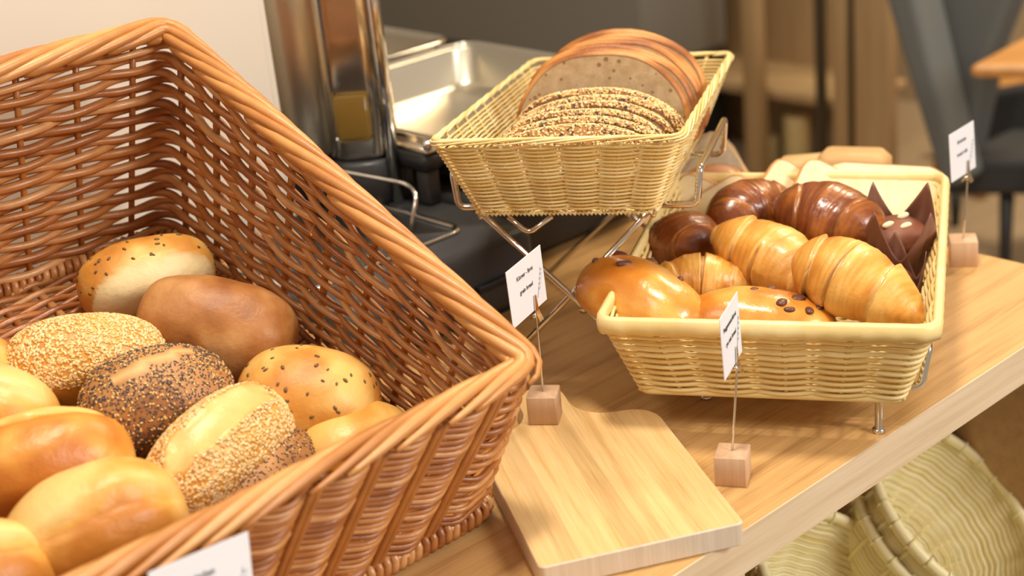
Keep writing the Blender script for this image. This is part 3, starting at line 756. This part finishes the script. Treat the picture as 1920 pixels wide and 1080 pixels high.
def raisin_bun(Mx, dims, label, seed, spots):
    V, F, tn, cu = loaf_mesh(*dims, seed=seed, wob=.07, nu=90, nv=60, under=.30)
    cu = np.clip((.30*dims[2]-V[:, 2])/(.16*dims[2]), 0, 1)*.8
    root = empty('raisin_bun', Mx, label, 'bun', 'raisin buns in the cream basket'); mb = MB(); mb.add(V, F, tn, cu); mb.build('crust', M_BRIO, root)
    top = V[V[:, 2] > dims[2]*.3]
    for (x, y, s) in spots:
        i = np.argmin((top[:, 0]-x)**2+(top[:, 1]-y)**2); p = top[i]
        r = MB(); Vr, Fr, _, _ = loaf_mesh(s*1.4, s, s*.6, seed=seed+x*99, wob=.35, nu=10, nv=10, under=.5)
        Vr = Vr-np.array([0, 0, s*.38]); a = random.random()*3; c_, s_2 = math.cos(a), math.sin(a)
        Vr = np.stack([Vr[:, 0]*c_-Vr[:, 1]*s_2, Vr[:, 0]*s_2+Vr[:, 1]*c_, Vr[:, 2]], 1)+p
        r.add(Vr, Fr, .5); r.build('raisin', M_RAIS, root)
    return root
raisin_bun(in_low(1203, 552, .118, -52, 8, -6, .035), (.150, .088, .066), 'glossy raisin bun hanging over the front left corner of the cream basket', 31, [(-.045, .012, .012), (-.018, -.012, .012), (-.02, .03, .012), (.03, .02, .007), (-.055, -.01, .008)])
raisin_bun(in_low(1424, 588, .104, -14, 5, 0, .035), (.150, .080, .058), 'glossy raisin bun lying along the front rim of the cream basket, behind the price card', 32, [(.02, -.012, .010), (.035, .0, .011), (.045, -.015, .009), (.028, -.022, .008), (-.005, .004, .006), (.055, -.004, .008), (.01, .012, .007)])
# muffins in tulip paper
def muffin(Mx, label, seed, s=1.0):
    root = empty('muffin', Mx, label, 'muffin', 'chocolate muffins in the cream basket')
    mb = MB(); n = 96; V = []; F = []; k = 12
    for i in range(k):
        t = i/(k-1)
        for j in range(n):
            a = 2*PI*j/n; tri = abs(((a/(2*PI)*4+.87) % 1)*2-1)          # four pointed leaves of the folded paper
            z = t*(.036+.052*tri**1.2)*s; r = (.023+.013*min(1, t*1.6)+.010*max(0, t-.5)*tri)*s*(1+.04*math.cos(16*a)*(1-t))
            q = 1-.10*tri*t; V.append((r*q*math.cos(a), r*q*math.sin(a), z))
    for i in range(k-1):
        for j in range(n):
            j2 = (j+1) % n; F.append((i*n+j, i*n+j2, (i+1)*n+j2, (i+1)*n+j))
    F.append(tuple(range(n-1, -1, -1)))
    mb.add(V, F, .5); o = mb.build('paper_cup', M_TULIP, root)
    md = o.modifiers.new('thickness', 'SOLIDIFY'); md.thickness = .0006
    V2, F2, tn, cu = loaf_mesh(.058*s, .058*s, .044*s, seed=seed, wob=.14, nu=36, nv=30, under=.5, ex=.9)
    V2[:, 2] += .014*s; mb = MB(); mb.add(V2, F2, tn, 0); mb.build('cake', M_CAKE, root)
    for (x, y) in ((.002, -.008), (-.012, .003), (.010, .008)):
        r = MB(); Vr, Fr, _, _ = loaf_mesh(.013*s, .006*s, .006*s, seed=seed+x*50, wob=.5, nu=8, nv=8, under=.5); Vr = Vr+np.array([x, y, .054*s]); r.add(Vr, Fr, .5); r.build('nut_piece', M_NUT, root)
muffin(in_low(1685, 440, .118, 20, -6, 14, .045), 'chocolate muffin in tall pointed brown paper, in the back right corner of the cream basket', 41, 1.06)
muffin(in_low(1668, 520, .096, 55, -8, 6, .045), 'chocolate muffin low in brown paper, behind the largest croissant', 42, .92)
# white toast slices
def toast_outline(w, h): return rrect(w, h, w*.16, 6, 0, h/2)
GT = 'white toast slices at the back of the cream basket'
def toast(px, py, z, yaw, lean, rollz, w, label, th=.012, M=None, grp=GT):
    p = at(px, py, z)
    Mx = Matrix.Translation(p) @ Euler((rad(lean), rad(rollz), rad(yaw)), 'XYZ').to_matrix().to_4x4() @ Matrix.Translation((0, 0, -w*.5))
    return bread_slice(Mx, w, w, th, M_TOAST, M_TCR, label, grp, outline=toast_outline(w, w), crust_w=.0025, name='toast_slice')
toast(1650, 398, .098, -20, -58, 3, .140, 'white toast slice spanning the back right corner of the cream basket')
toast(1560, 388, .099, -16, -50, 28, .100, 'white toast slice with its corner up, behind the large striped chocolate croissant')
toast(1487, 385, .099, -18, -48, 35, .092, 'white toast slice left of the other back row slices, behind the left chocolate croissant')
toast(1360, 412, .092, -10, -38, -30, .088, 'white toast slice leaning at the left of the cream basket, above the round chocolate pastry')
toast(1312, 400, .092, -30, -30, 18, .080, 'leftmost white toast slice under the edge of the raised basket')
# loaves and bagged roll behind the basket
def sand(px, py, yaw, w, d, label, roll=0):
    p = at_plane(px, py, T(1.462, 0, 0), E1); h = p.z; print('loaf', h, p.dot(E2))
    mb = MB(); mb.prism(Matrix.Identity(4), rrect(w, d, .012, 5), h, .010); o = mb.build('sandwich_loaf', M_LOAFT)
    o.matrix_world = Matrix.Translation((p.x, p.y, 0)) @ Euler((0, rad(roll), rad(yaw))).to_matrix().to_4x4(); return tag(o, label, 'bread', 'sandwich loaves behind the cream basket')
sand(1600, 284, -24, .088, .05, 'tan square sandwich loaf standing behind the back rim, the taller one on the right')
sand(1512, 297, -5, .075, .05, 'tan square sandwich loaf standing behind the back rim, the lower one on the left')
p = at(1350, 320, .12)
V, F, tn, cu = loaf_mesh(.08, .065, .05, seed=51); root = empty('bagged_roll', Matrix.Translation((p.x, p.y+.05, .0)), 'reddish bread roll in a clear bag, behind the raised basket on the right', 'bread roll')
mb = MB(); V[:, 2] += .06; mb.add(V, F, tn, cu); mb.build('crust', M_BRIO, root)
mb = MB(); n = 40; V = []; F = []
for i, (zz, rr) in enumerate(((0, .03), (.004, .042), (.05, .048), (.1, .044), (.13, .028), (.15, .012))):
    for j in range(n):
        a = 2*PI*j/n; q = rr*(1+.08*math.cos(5*a+i)); V.append((q*math.cos(a), q*math.sin(a), zz))
for i in range(5):
    for j in range(n):
        j2 = (j+1) % n; F.append((i*n+j, i*n+j2, (i+1)*n+j2, (i+1)*n+j))
F.append(tuple(range(n-1, -1, -1))); mb.add(V, F, .5); mb.build('clear_bag', M_BAG, root)

# ================================================================== CUTTING BOARD
A = at(1011, 1066, .022); B = at(1396, 980, .022); 
bx = (B-A); bw = bx.length; bx.normalize(); by = Vector((-bx.y, bx.x, 0))
C2 = at(1249, 800, .022); bl = (C2-A).dot(by)+.050; skew = (C2-B).dot(bx)
print('board', bw, bl, skew, math.degrees(math.atan2(bx.y, bx.x)))
def board_poly(w, l):
    pts = []
    def arc(cx, cy, r, a0, a1, n=6):
        for i in range(n+1):
            a = rad(a0+(a1-a0)*i/n); pts.append((cx+r*math.cos(a), cy+r*math.sin(a)))
    arc(.006, .006, .006, 180, 270); arc(w-.006, .006, .006, 270, 360)
    arc(w-.030, l-.030, .030, 0, 90)
    # concave shoulder into the handle
    hx = w*.46; hw = .024
    arc(hx+hw+.040, l+.040, .040, 270, 180, 8)
    arc(hx, l+.060, hw, 0, 180, 12)
    arc(hx-hw-.040, l+.040, .040, 360, 270, 8)
    arc(.028, l-.028, .028, 90, 180); return pts
P = board_poly(bw, bl); n = len(P)
mb = MB(); V = []
ctr = np.array([bw/2, bl/2])
for ins, z in ((.0012, 0), (0, .0012), (0, .0208), (.0012, .022)):
    for q in P:
        d = np.array(q)-ctr; d = d/np.linalg.norm(d); V.append((q[0]-d[0]*ins, q[1]-d[1]*ins, z))
for i in range(3): mb.f += [] 
Fs = []
for i in range(3):
    for j in range(n):
        j2 = (j+1) % n; Fs.append((i*n+j, i*n+j2, (i+1)*n+j2, (i+1)*n+j))
mb.add(V, Fs, .5, mat=1, smooth=False); mb.add(V, [tuple(range(n-1, -1, -1)), tuple(range(3*n, 4*n))], .5, mat=0, smooth=False)
bo = mb.build('cutting_board', [M_BOARD, M_BEND]); bo.matrix_world = Matrix(((bx.x, by.x, 0, A.x), (bx.y, by.y, 0, A.y), (0, 0, 1, 0.0003), (0, 0, 0, 1)))
tag(bo, 'light bamboo cutting board with a rounded handle, lying on the table between the baskets', 'cutting board')

# ================================================================== PLACE CARDS
def text(s, size, par, Mx, m, name='lettering'):
    c = bpy.data.curves.new(name, 'FONT'); c.body = s; c.size = size; c.align_x = 'CENTER'; c.align_y = 'CENTER'; c.extrude = .00008; c.offset = size*.012
    c.materials.append(m); tmp = bpy.data.objects.new(name, c); COL.objects.link(tmp)
    bpy.context.view_layer.update(); dg = bpy.context.evaluated_depsgraph_get()
    me = bpy.data.meshes.new_from_object(tmp.evaluated_get(dg)); bpy.data.objects.remove(tmp)
    me.materials.clear(); me.materials.append(m)
    o = bpy.data.objects.new(name, me); COL.objects.link(o); o.parent = par; o.matrix_local = Mx; return o
def place_card(cube_px, cube_z, cyaw, card_px, cw, ch, yaw, lean, tilt, l1, l2, label, dy=0.0, cs=.029, clip_dx=.15):
    cb = at(*cube_px, cube_z); root = empty('card_holder', Vector((cb.x, cb.y, cube_z)), label, 'card holder', 'card holders naming the breads')
    mb = MB(); mb.box(Matrix.Translation((cb.x, cb.y, cube_z)) @ Matrix.Rotation(rad(cyaw), 4, 'Z'), cs, cs, cs, .0007); mb.build('wooden_cube', M_CUBE, root, world=True)
    cc = at_y(*card_px, cb.y+dy)
    dx = Vector((math.cos(rad(yaw)), math.sin(rad(yaw)), 0)); nrm = Vector((dx.y, -dx.x, 0))      # faces the viewer
    dz = (Vector((0, 0, 1))*math.cos(rad(lean)) - nrm*math.sin(rad(lean))); dxx = dx*math.cos(rad(tilt)) + dz*math.sin(rad(tilt)); dzz = dz*math.cos(rad(tilt))-dx*math.sin(rad(tilt)); nn = dxx.cross(dzz)
    CM = Matrix(((dxx.x, dzz.x, nn.x, cc.x), (dxx.y, dzz.y, nn.y, cc.y), (dxx.z, dzz.z, nn.z, cc.z), (0, 0, 0, 1)))
    e = MB(); th = .0006; V = [(sx*cw/2, sy*ch/2, z) for z in (-th, 0) for sx, sy in ((-1, -1), (1, -1), (1, 1), (-1, 1))]
    e.add([CM @ Vector(v) for v in V], [(3, 2, 1, 0), (4, 5, 6, 7), (0, 1, 5, 4), (1, 2, 6, 5), (2, 3, 7, 6), (3, 0, 4, 7)], .5, smooth=False)
    card = e.build('card', M_WHITE, root, world=True)
    inv = root.matrix_world.inverted() @ CM
    def sub(o): o.parent = card; return o
    t1 = text(l1, ch*.105, card, inv @ Matrix.Translation((-cw*.02, ch*.24, .0002)), M_INK)
    t2 = text(l2, ch*.105, card, inv @ Matrix.Translation((-cw*.02, -ch*.02, .0002)), M_INK)
    w = MB()
    for q in range(5):       # little printed wheat ear
        for sg in (-1, 1):
            a = Vector((cw*(.30+.025*q), ch*(-.22+.075*q), .0002)); b = a+Vector((cw*.035+sg*cw*.028, ch*.055-sg*ch*.02, 0))
            w.tube([tuple(inv @ a), tuple(inv @ ((a+b)/2+Vector((0, 0, .0001)))), tuple(inv @ b)], [.0002, .0008, .0002], 5, tone=.5)
    w.tube([tuple(inv @ Vector((cw*.25, -ch*.34, .0002))), tuple(inv @ Vector((cw*.34, -ch*.08, .0002))), tuple(inv @ Vector((cw*.42, ch*.16, .0002)))], .0003, 4, tone=.5)
    w.build('wheat_drawing', M_GINK, card)
    # crocodile clip on a wire
    kb = CM @ Vector((cw*clip_dx, -ch*.52, 0))
    top = kb-Vector((0, 0, .010))
    pb = Vector((cb.x, cb.y, cube_z+cs-.002))
    mb = MB(); mb.tube(smooth_path([pb, pb.lerp(top, .5)+dx*.0006, top, kb+Vector((0, 0, .002))], .01), .0011, 8, loop=True, tone=.5); mb.build('wire', M_CHROME, root, world=True)
    c = MB()
    for sg in (-1, 1):
        a0 = kb+nn*sg*.0052-Vector((0, 0, .010)); a1 = kb+nn*sg*.0012; a2 = kb+nn*sg*.0012+dzz*.016
        qs = []
        for p, ww in ((a0, .0042), (a1, .0036), (a2, .0016)):
            for s2 in (-1, 1):
                for t2_ in (0, 1): qs.append(p+dxx*ww*s2+nn*sg*.0006*t2_)
        # 3 sections x 4 verts
        Fq = []
        for i in range(2):
            b = i*4; order = [0, 2, 3, 1]
            for j in range(4): Fq.append((b+order[j], b+order[(j+1) % 4], b+4+order[(j+1) % 4], b+4+order[j]))
        Fq += [(0, 1, 3, 2), (8, 10, 11, 9)]
        c.add([tuple(v) for v in qs], Fq, .5, smooth=False)
    c.tube([kb-dxx*.005-Vector((0, 0, .004)), kb+dxx*.005-Vector((0, 0, .004))], .002, 8, loop=True, tone=.5)
    c.build('crocodile_clip', M_CHROME, root, world=True)
    return root
place_card((1023, 784), .0223, -12, (988, 537), .072, .056, 61, 2, 0, 'Körner - Brot', 'grain bread', 'card holder reading grain bread, its wooden cube standing on the cutting board', dy=-.004)
place_card((1375, 898), .0, -19, (1371, 630), .062, .058, 66, 2, 0, 'Roggenmischbrot', 'rye mix bread', 'card holder reading rye mix bread, standing in front of the cream basket of croissants')
place_card((1805, 492), .0, -12, (1805, 284), .062, .056, 47, 4, 0, 'Brötchen', 'bread rolls', 'blurred card holder at the far end of the table, right of the cream basket', cs=.031)
place_card((400, 1420), .0, -15, (384, 1120), .090, .066, 53, 6, -11, 'Brötchen', 'bread rolls', 'close card holder at the bottom edge, before the big wicker basket', dy=-.0)

# ================================================================== BLACK WARMING UNIT AND STEEL
MT = lambda a, b, z: Matrix.Translation(T(a, b, z)) @ Matrix.Rotation(TA, 4, 'Z')
wu = empty('warming_unit', MT(.85, 1.40, 0), 'black buffet warming unit with a chrome edged top, behind the wicker basket', 'food warmer')
def wbox(name, a0, a1, b0, b1, z0, z1, m, par, bev=.004):
    mb = MB(); mb.box(MT((a0+a1)/2, (b0+b1)/2, z0), a1-a0, b1-b0, z1-z0, bev); return mb.build(name, m, par, world=True)
wbox('body', .80, 1.10, 1.235, 1.70, .012, .10, M_CHAR, wu, .012)
for a in (.83, 1.06):
    for b in (1.27, 1.66): wbox('foot', a-.015, a+.015, b-.015, b+.015, 0, .0125, M_BLACKM, wu, .002)
fr = MB(); pth = [T(a, b, .1015) for a, b in rrect(.23, .23, .02, 5, .927, 1.41)]; fr.tube([tuple(p) for p in pth], .0045, 8, True, flat=.6, tone=.5); fr.build('chrome_frame', M_CHROME, wu, world=True)
wbox('hot_plate', .83, 1.03, 1.30, 1.52, .1002, .1012, M_BLACK, wu, .0004)
bar([at(768, 440, .1), at(782, 366, .139), at(764, 345, .145), at(612, 316, .160), at(600, 380, .12)], 'wire_handle', wu, r=.0026, rc=.012)
wbox('control_slot', 1.0, 1.05, 1.226, 1.2352, .05, .058, M_BLACK, wu, .001)
# second dark unit
w2 = empty('induction_unit', MT(1.25, 1.6, 0), 'black box unit under and behind the raised bread basket', 'food warmer')
wbox('body', 1.112, 1.49, 1.335, 1.80, .010, .100, M_BLACKM, w2, .01)
for a in (1.14, 1.46):
    for b in (1.41, 1.77): wbox('foot', a-.015, a+.015, b-.015, b+.015, 0, .0105, M_BLACKM, w2, .002)
# steel pans in a raised frame
def pan(name, a0, a1, b0, b1, z, dep, label):
    root = empty(name, MT((a0+a1)/2, (b0+b1)/2, z-dep), label, 'pan', 'steel buffet pans')
    mb = MB(); cx, cy = (a0+a1)/2, (b0+b1)/2; w, d = a1-a0, b1-b0; V = []; F = []
    prof = [(0, -.002, .035), (0, .0, .035), (-.012, .0, .03), (-.014, -.003, .03), (-.022, -dep+.01, .03), (-.032, -dep, .03)]
    k = None
    for ins, z_, r in prof:
        q = rrect(w+2*ins, d+2*ins, r, 7, cx, cy); k = len(q); V += [tuple(T(a, b, z+z_)) for a, b in q]
    for i in range(len(prof)-1):
        for j in range(k):
            j2 = (j+1) % k; F.append((i*k+j, i*k+j2, (i+1)*k+j2, (i+1)*k+j))
    F.append(tuple(range((len(prof)-1)*k, len(prof)*k)))
    mb.add(V, F, .5); o = mb.build('pan_body', M_STEELR, root, world=True)
    mb = MB(); mb.tube([tuple(T(a, b, z)) for a, b in rrect(w, d, .035, 7, cx, cy)], .0028, 8, True, tone=.5); mb.build('rolled_rim', M_STEEL, root, world=True)
    return root
pan('steel_pan', 1.108, 1.48, 1.388, 1.78, .172, .060, 'shiny steel buffet pan behind the raised bread basket, the nearer of the two')
pan('steel_pan', 1.12, 1.48, 1.81, 2.16, .172, .060, 'steel buffet pan further back beside the tall dispenser, showing a bright rim line')
w3 = empty('warming_box', MT(1.3, 1.9, 0), 'dark box at the back of the table under the rear steel pan', 'food warmer')
wbox('body', 1.125, 1.47, 1.82, 2.13, .0, .108, M_BLACKM, w3, .01)
lip = empty('pan_holder', MT(1.07, 1.5, .1), 'black ledge with a chrome knob holding the near end of the front steel pan', 'pan holder')
wbox('black_ledge', 1.068, 1.100, 1.385, 1.475, .145, .166, M_BLACK, lip, .006)
wbox('steel_strip', 1.074, 1.102, 1.388, 1.474, .1665, .172, M_STEEL, lip, .002)
for b in (1.405, 1.455): wbox('post', 1.074, 1.094, b-.012, b+.012, .1005, .1448, M_CHAR, lip, .003)
kn = MB(); V, F, tn, cu = loaf_mesh(.014, .014, .014, seed=1, wob=0, nu=14, nv=14, under=.5, ex=1); pk = at(803, 283, .172); kn.add(V+np.array(pk), F, .5); kn.build('knob', M_CHROME, lip, world=True)

# tall dispenser
dc = at(648, 292, .156); 
ds = empty('drink_dispenser', Matrix.Translation((dc.x, dc.y, .1)), 'tall polished steel drink dispenser with a clear sight column, right of the cream board', 'dispenser')
def cyl(name, c, r0, r1, z0, z1, m, par, n=48, round_=.0):
    mb = MB(); zs = [z0, z0+.004, z1-.004, z1]; rs = [r0-.003, r0, r1, r1-.003]
    mb.tube([(c.x, c.y, z) for z in zs], rs, n, ref=(0, 1, 0), tone=.5); return mb.build(name, m, par, world=True)
right = Vector((Rt.x, Rt.y, 0)).normalized(); back = Vector((-right.y, right.x, 0))
tc_ = dc-right*.052+back*.045
cyl('tank', tc_, .070, .070, .160, .60, M_STEELR, ds)
cyl('base_ring', tc_, .076, .076, .1005, .1595, M_BLACK, ds)
cc_ = dc+right*.024
mb = MB(); mb.prism(Matrix.Translation((cc_.x, cc_.y, .158)) @ Matrix.Rotation(rad(-4), 4, 'Z'), rrect(.086, .070, .030, 8), .42, .006); mb.build('column_housing', M_STEEL, ds, world=True)
cyl('column_foot', cc_, .045, .045, .1005, .157, M_CHAR, ds)
f0 = cc_-back*.038-right*.004
mb = MB(); mb.prism(Matrix.Translation((f0.x, f0.y, .185)) @ Matrix.Rotation(rad(-4), 4, 'Z'), rrect(.046, .012, .005, 5), .40, .004); mb.build('sight_glass', M_GLASS, ds, world=True)
mb = MB(); mb.prism(Matrix.Translation((f0.x, f0.y, .188)) @ Matrix.Rotation(rad(-4), 4, 'Z'), rrect(.040, .0075, .003, 5), .055, .003); mb.build('amber_drink', M_JUICE, ds, world=True)
pl = cc_+right*.038-back*.034
mb = MB(); mb.tube([(pl.x, pl.y, .1005), (pl.x, pl.y, .58)], .0075, 16, ref=(0, 1, 0), tone=.5); mb.build('chrome_rod', M_CHROME, ds, world=True)

# cream display board behind the basket
pe = at_plane(505, 115, WB_M @ Vector((0, .60, 0)), WB_M.to_3x3() @ Vector((0, 1, 0)))
bn = Vector((-math.sin(rad(41)), math.cos(rad(41)), 0)); p0 = Vector((-.0376, 1.182, 0))+bn*.60
pe = at_plane(504, 115, p0, bn); pe.z = 0; e1w = Vector((math.cos(rad(41)), math.sin(rad(41)), 0))
bdp = empty('display_board', Matrix.Translation(pe), 'tall cream board standing upright behind the wicker basket', 'board')
mb = MB(); mb.box(Matrix.Translation(pe-e1w*.45) @ Matrix.Rotation(rad(41), 4, 'Z'), .9, .022, .75, .002); mb.build('panel', M_PANEL, bdp, world=True)
mb = MB(); mb.box(Matrix.Translation(pe-e1w*.45-bn*.022) @ Matrix.Rotation(rad(41), 4, 'Z'), .86, .020, .75, .003); mb.build('front_face', M_PANEL, bdp, world=True)

# ================================================================== ROUND BASKETS ON THE LOWER SHELF
def round_basket(rim_c, r, h, ax, label, ell=1.0):
    ax = Vector(ax).normalized(); X = ax.cross(Vector((0, 0, 1))).normalized(); Y = ax.cross(X)
    c = Vector(rim_c)-ax*h
    Mx = Matrix(((X.x, Y.x, ax.x, c.x), (X.y, Y.y, ax.y, c.y), (X.z, Y.z, ax.z, c.z), (0, 0, 0, 1)))
    root = empty('round_basket', Mx, label, 'basket', 'round cream baskets on the lower shelf')
    mb = MB(); rows = 34; n = 180; ns = 18; a = np.arange(n)*2*PI/n
    def prof(t): return (.55+.45*math.sin(t*PI/2)**.8)*r
    for j in range(rows):
        t = (j+.5)/rows; R = prof(t)+.0016*np.cos(ns*a)+.0004*np.cos(PI*j)
        mb.tube(np.stack([R*np.cos(a), ell*R*np.sin(a), np.full(n, t*h)], 1), .0021, 5, True, flat=1.0)
    for i in range(ns):
        th = 2*PI*(i+.5)/ns; mb.tube([((prof(t)+.0005)*math.cos(th), ell*(prof(t)+.0005)*math.sin(th), t*h) for t in np.linspace(0, 1, 8)], .003, 6, loop=True, flat=1)
    mb.build('woven_wall', M_REED2, root)
    mb = MB(); R = prof(1.0)
    mb.tube(np.stack([(R+.002)*np.cos(a), ell*(R+.002)*np.sin(a), np.full(n, h)], 1), .0062, 7, True, flat=1.25, tone=.6)
    for i in range(28):
        th = 2*PI*i/28; q = []
        for u in range(11):
            f = 2*PI*u/10; q.append(((R+.002+.0068*math.cos(f))*math.cos(th+.0*u), ell*(R+.002+.0068*math.cos(f))*math.sin(th), h+.0085*math.sin(f)))
        mb.tube(q, .0016, 5, loop=True)
    mb.build('wrapped_rim', M_REED2, root)
    mb = MB()
    for j in range(14):
        R = prof(0)*(j+.6)/14; mb.tube(np.stack([R*np.cos(a), ell*R*np.sin(a), np.full(n, .002)+.001*np.cos(6*a+PI*j)], 1), .0035, 5, True)
    mb.build('woven_base', M_REED2, root)
    return root
ax1 = -Fw*.60+Rt*.50+Up*.62
c1 = at(1790, 955, -.265)
round_basket(c1, .118, .115, ax1, 'larger round cream basket lying open towards the viewer at the right on the lower shelf')
round_basket(c1-ax1.normalized()*.030-Vector((0, 0, .004)), .121, .112, ax1, 'second round cream basket that the open right hand basket is nested into')
ax3 = -Fw*.50+Rt*.42+Up*.76
c3 = at(1612, 1118, -.27)
round_basket(c3, .122, .120, ax3, 'smaller pale round cream basket at the left on the lower shelf')

# ================================================================== BACKGROUND
WALL = T(3.9, 0, 0); WN = E1
def bg(px, py, a): return at_plane(px, py, T(a, 0, 0), E1)
def co(v): return v.dot(E1), v.dot(E2), v.z
def bgbox(name, x0, x1, a, d, z0, z1, m, par=None, bev=.004, ymid=150):
    b0 = co(bg(x0, ymid, a))[1]; b1 = co(bg(x1, ymid, a))[1]
    if b0 > b1: b0, b1 = b1, b0
    mb = MB(); mb.box(MT(a+d/2, (b0+b1)/2, z0), d, b1-b0, z1-z0, bev)
    return mb.build(name, m, par, world=par is not None)
FZ = -.9
gc = empty('grey_sideboard', T(3.4, 4.0, FZ), 'blurred grey sideboard with a dark base band, behind the steel pans', 'sideboard')
za = co(bg(860, 78, 3.4))[2]; zb = co(bg(860, 104, 3.4))[2]
bgbox('front_panel', 640, 1210, 3.4, .4, za, za+1.2, M_GREY, gc)
bgbox('dark_band', 640, 1210, 3.405, .39, FZ, za-.001, M_BLACKM, gc)
cb = empty('glass_cabinet', T(3.6, 3.3, FZ), 'blurred light wood cabinet with candles on its shelves, behind the raised basket', 'cabinet')
bgbox('back_board', 1236, 1660, 3.95, .02, FZ, 1.6, M_CABW, cb)
for x0, x1 in ((1238, 1262), (1392, 1420), (1560, 1585), (1600, 1665)):
    bgbox('upright', x0, x1, 3.6, .05, FZ, 1.6, M_EDGE if x0 in () else M_CABW, cb)
for x0, x1 in ((1527, 1541), (1587, 1597)):
    bgbox('dark_gap_strip', x0, x1, 3.62, .03, FZ, 1.6, M_CABD, cb)
zs1 = co(bg(1480, 330, 3.8))[2]; zs2 = co(bg(1300, 118, 3.8))[2]
for z in (zs1, zs2): bgbox('shelf_board', 1240, 1595, 3.66, .29, z-.03, z, M_CABW, cb)
for k, (x, yt, z, r, lab) in enumerate(((1440, 255, zs1, .034, 'short cream pillar candle on the lower cabinet shelf'), (1493, 215, zs1, .042, 'tall cream pillar candle on the lower cabinet shelf'),
                                  (1276, 20, zs2, .026, 'slim cream candle on the upper cabinet shelf, far left'), (1318, 45, zs2, .040, 'thick cream candle on the upper cabinet shelf'))):
    p = bg(x, yt, 3.75); mb = MB(); q = Vector((p.x, p.y, z))
    h = p.z-z; mb.tube([(q.x, q.y, z+u) for u in (0, .004, h-.004, h)], [r-.003, r, r, r-.004], 24, ref=(1, 0, 0), tone=.5)
    root = empty('pillar_candle', Matrix.Translation(q), lab, 'candle', 'candles in the cabinet'); mb.build('wax', M_CANDLE, root, world=True)
    w = MB(); w.tube([(q.x, q.y, p.z-.001), (q.x+.002, q.y, p.z+.015)], .0012, 6, loop=True); w.build('wick', M_BLACKM, root, world=True)
# armchair and dining table at the right
def quadslab(name, pts, depth, m, par):
    mb = MB(); V = [tuple(p) for p in pts]+[tuple(p+depth) for p in pts]; n = len(pts)
    F = [tuple(range(n)), tuple(range(2*n-1, n-1, -1))]+[(j, j+n, (j+1) % n+n, (j+1) % n) for j in range(n)]
    mb.add(V, F, .5, smooth=False); o = mb.build(name, m, par, world=True)
    b = o.modifiers.new('soft', 'BEVEL'); b.width = .02; b.segments = 4; return o
ch = empty('armchair', T(2.9, 2.0, FZ), 'large blue-grey upholstered armchair with a slanted back, blurred at the upper right', 'armchair')
CA = 3.2
def cq(pts, a): return [bg(x, y, a) for x, y in pts]
quadslab('backrest', cq([(1652, -60), (1915, -60), (1850, 110), (1835, 190), (1800, 352), (1768, 352)], CA), E1*.10, M_FABRIC, ch)
quadslab('arm_rest', cq([(1640, -60), (1700, -60), (1800, 350), (1762, 352)], CA-.14), E1*.12, M_FABRIC, ch)
quadslab('seat', cq([(1768, 300), (1990, 300), (1990, 368), (1768, 368)], CA-.02), E1*.45, M_FABDK, ch)
quadslab('seat_back', cq([(1806, 180), (1990, 150), (1990, 305), (1800, 305)], CA+.28), E1*.08, M_FABDK, ch)
for (x, a) in ((1888, CA+.02), (1792, CA+.40)):
    p = bg(x, 366, a); mb = MB(); mb.tube([(p.x, p.y, p.z), (p.x, p.y, FZ)], [.018, .012], 10, ref=(1, 0, 0)); mb.build('leg', M_BLACKM, ch, world=True)
dt = empty('dining_table', T(3.0, 1.6, FZ), 'orange wood dining table seen as a corner at the right picture edge', 'table')
pa, pb_ = at(1815, 122, -.15), at(2080, 122, -.15); pc, pd_ = at(2080, 30, -.15), at(1960, 45, -.15)
quadslab('table_top', [pa, pb_, pc, pd_], Vector((0, 0, -.03)), M_ORNG, dt)
p = (pa+pb_+pc+pd_)/4; mb = MB(); mb.tube([(p.x, p.y, -.18), (p.x, p.y, FZ)], .03, 16, ref=(1, 0, 0)); mb.build('pedestal', M_BLACKM, dt, world=True)
bx_ = empty('wooden_stool', T(3.3, 2.0, FZ), 'small brown wooden stool in shadow beside the armchair', 'stool')
quadslab('stool_seat', cq([(1756, 175), (1850, 175), (1850, 200), (1756, 200)], 3.82), E1*.3, M_ORNG, bx_)
for x in (1764, 1842):
    for a in (3.84, 4.08):
        p = bg(x, 200, a); mb = MB(); mb.tube([(p.x, p.y, p.z+.02), (p.x, p.y, FZ)], .02, 10, ref=(1, 0, 0)); mb.build('leg', M_SHELFW, bx_, world=True)
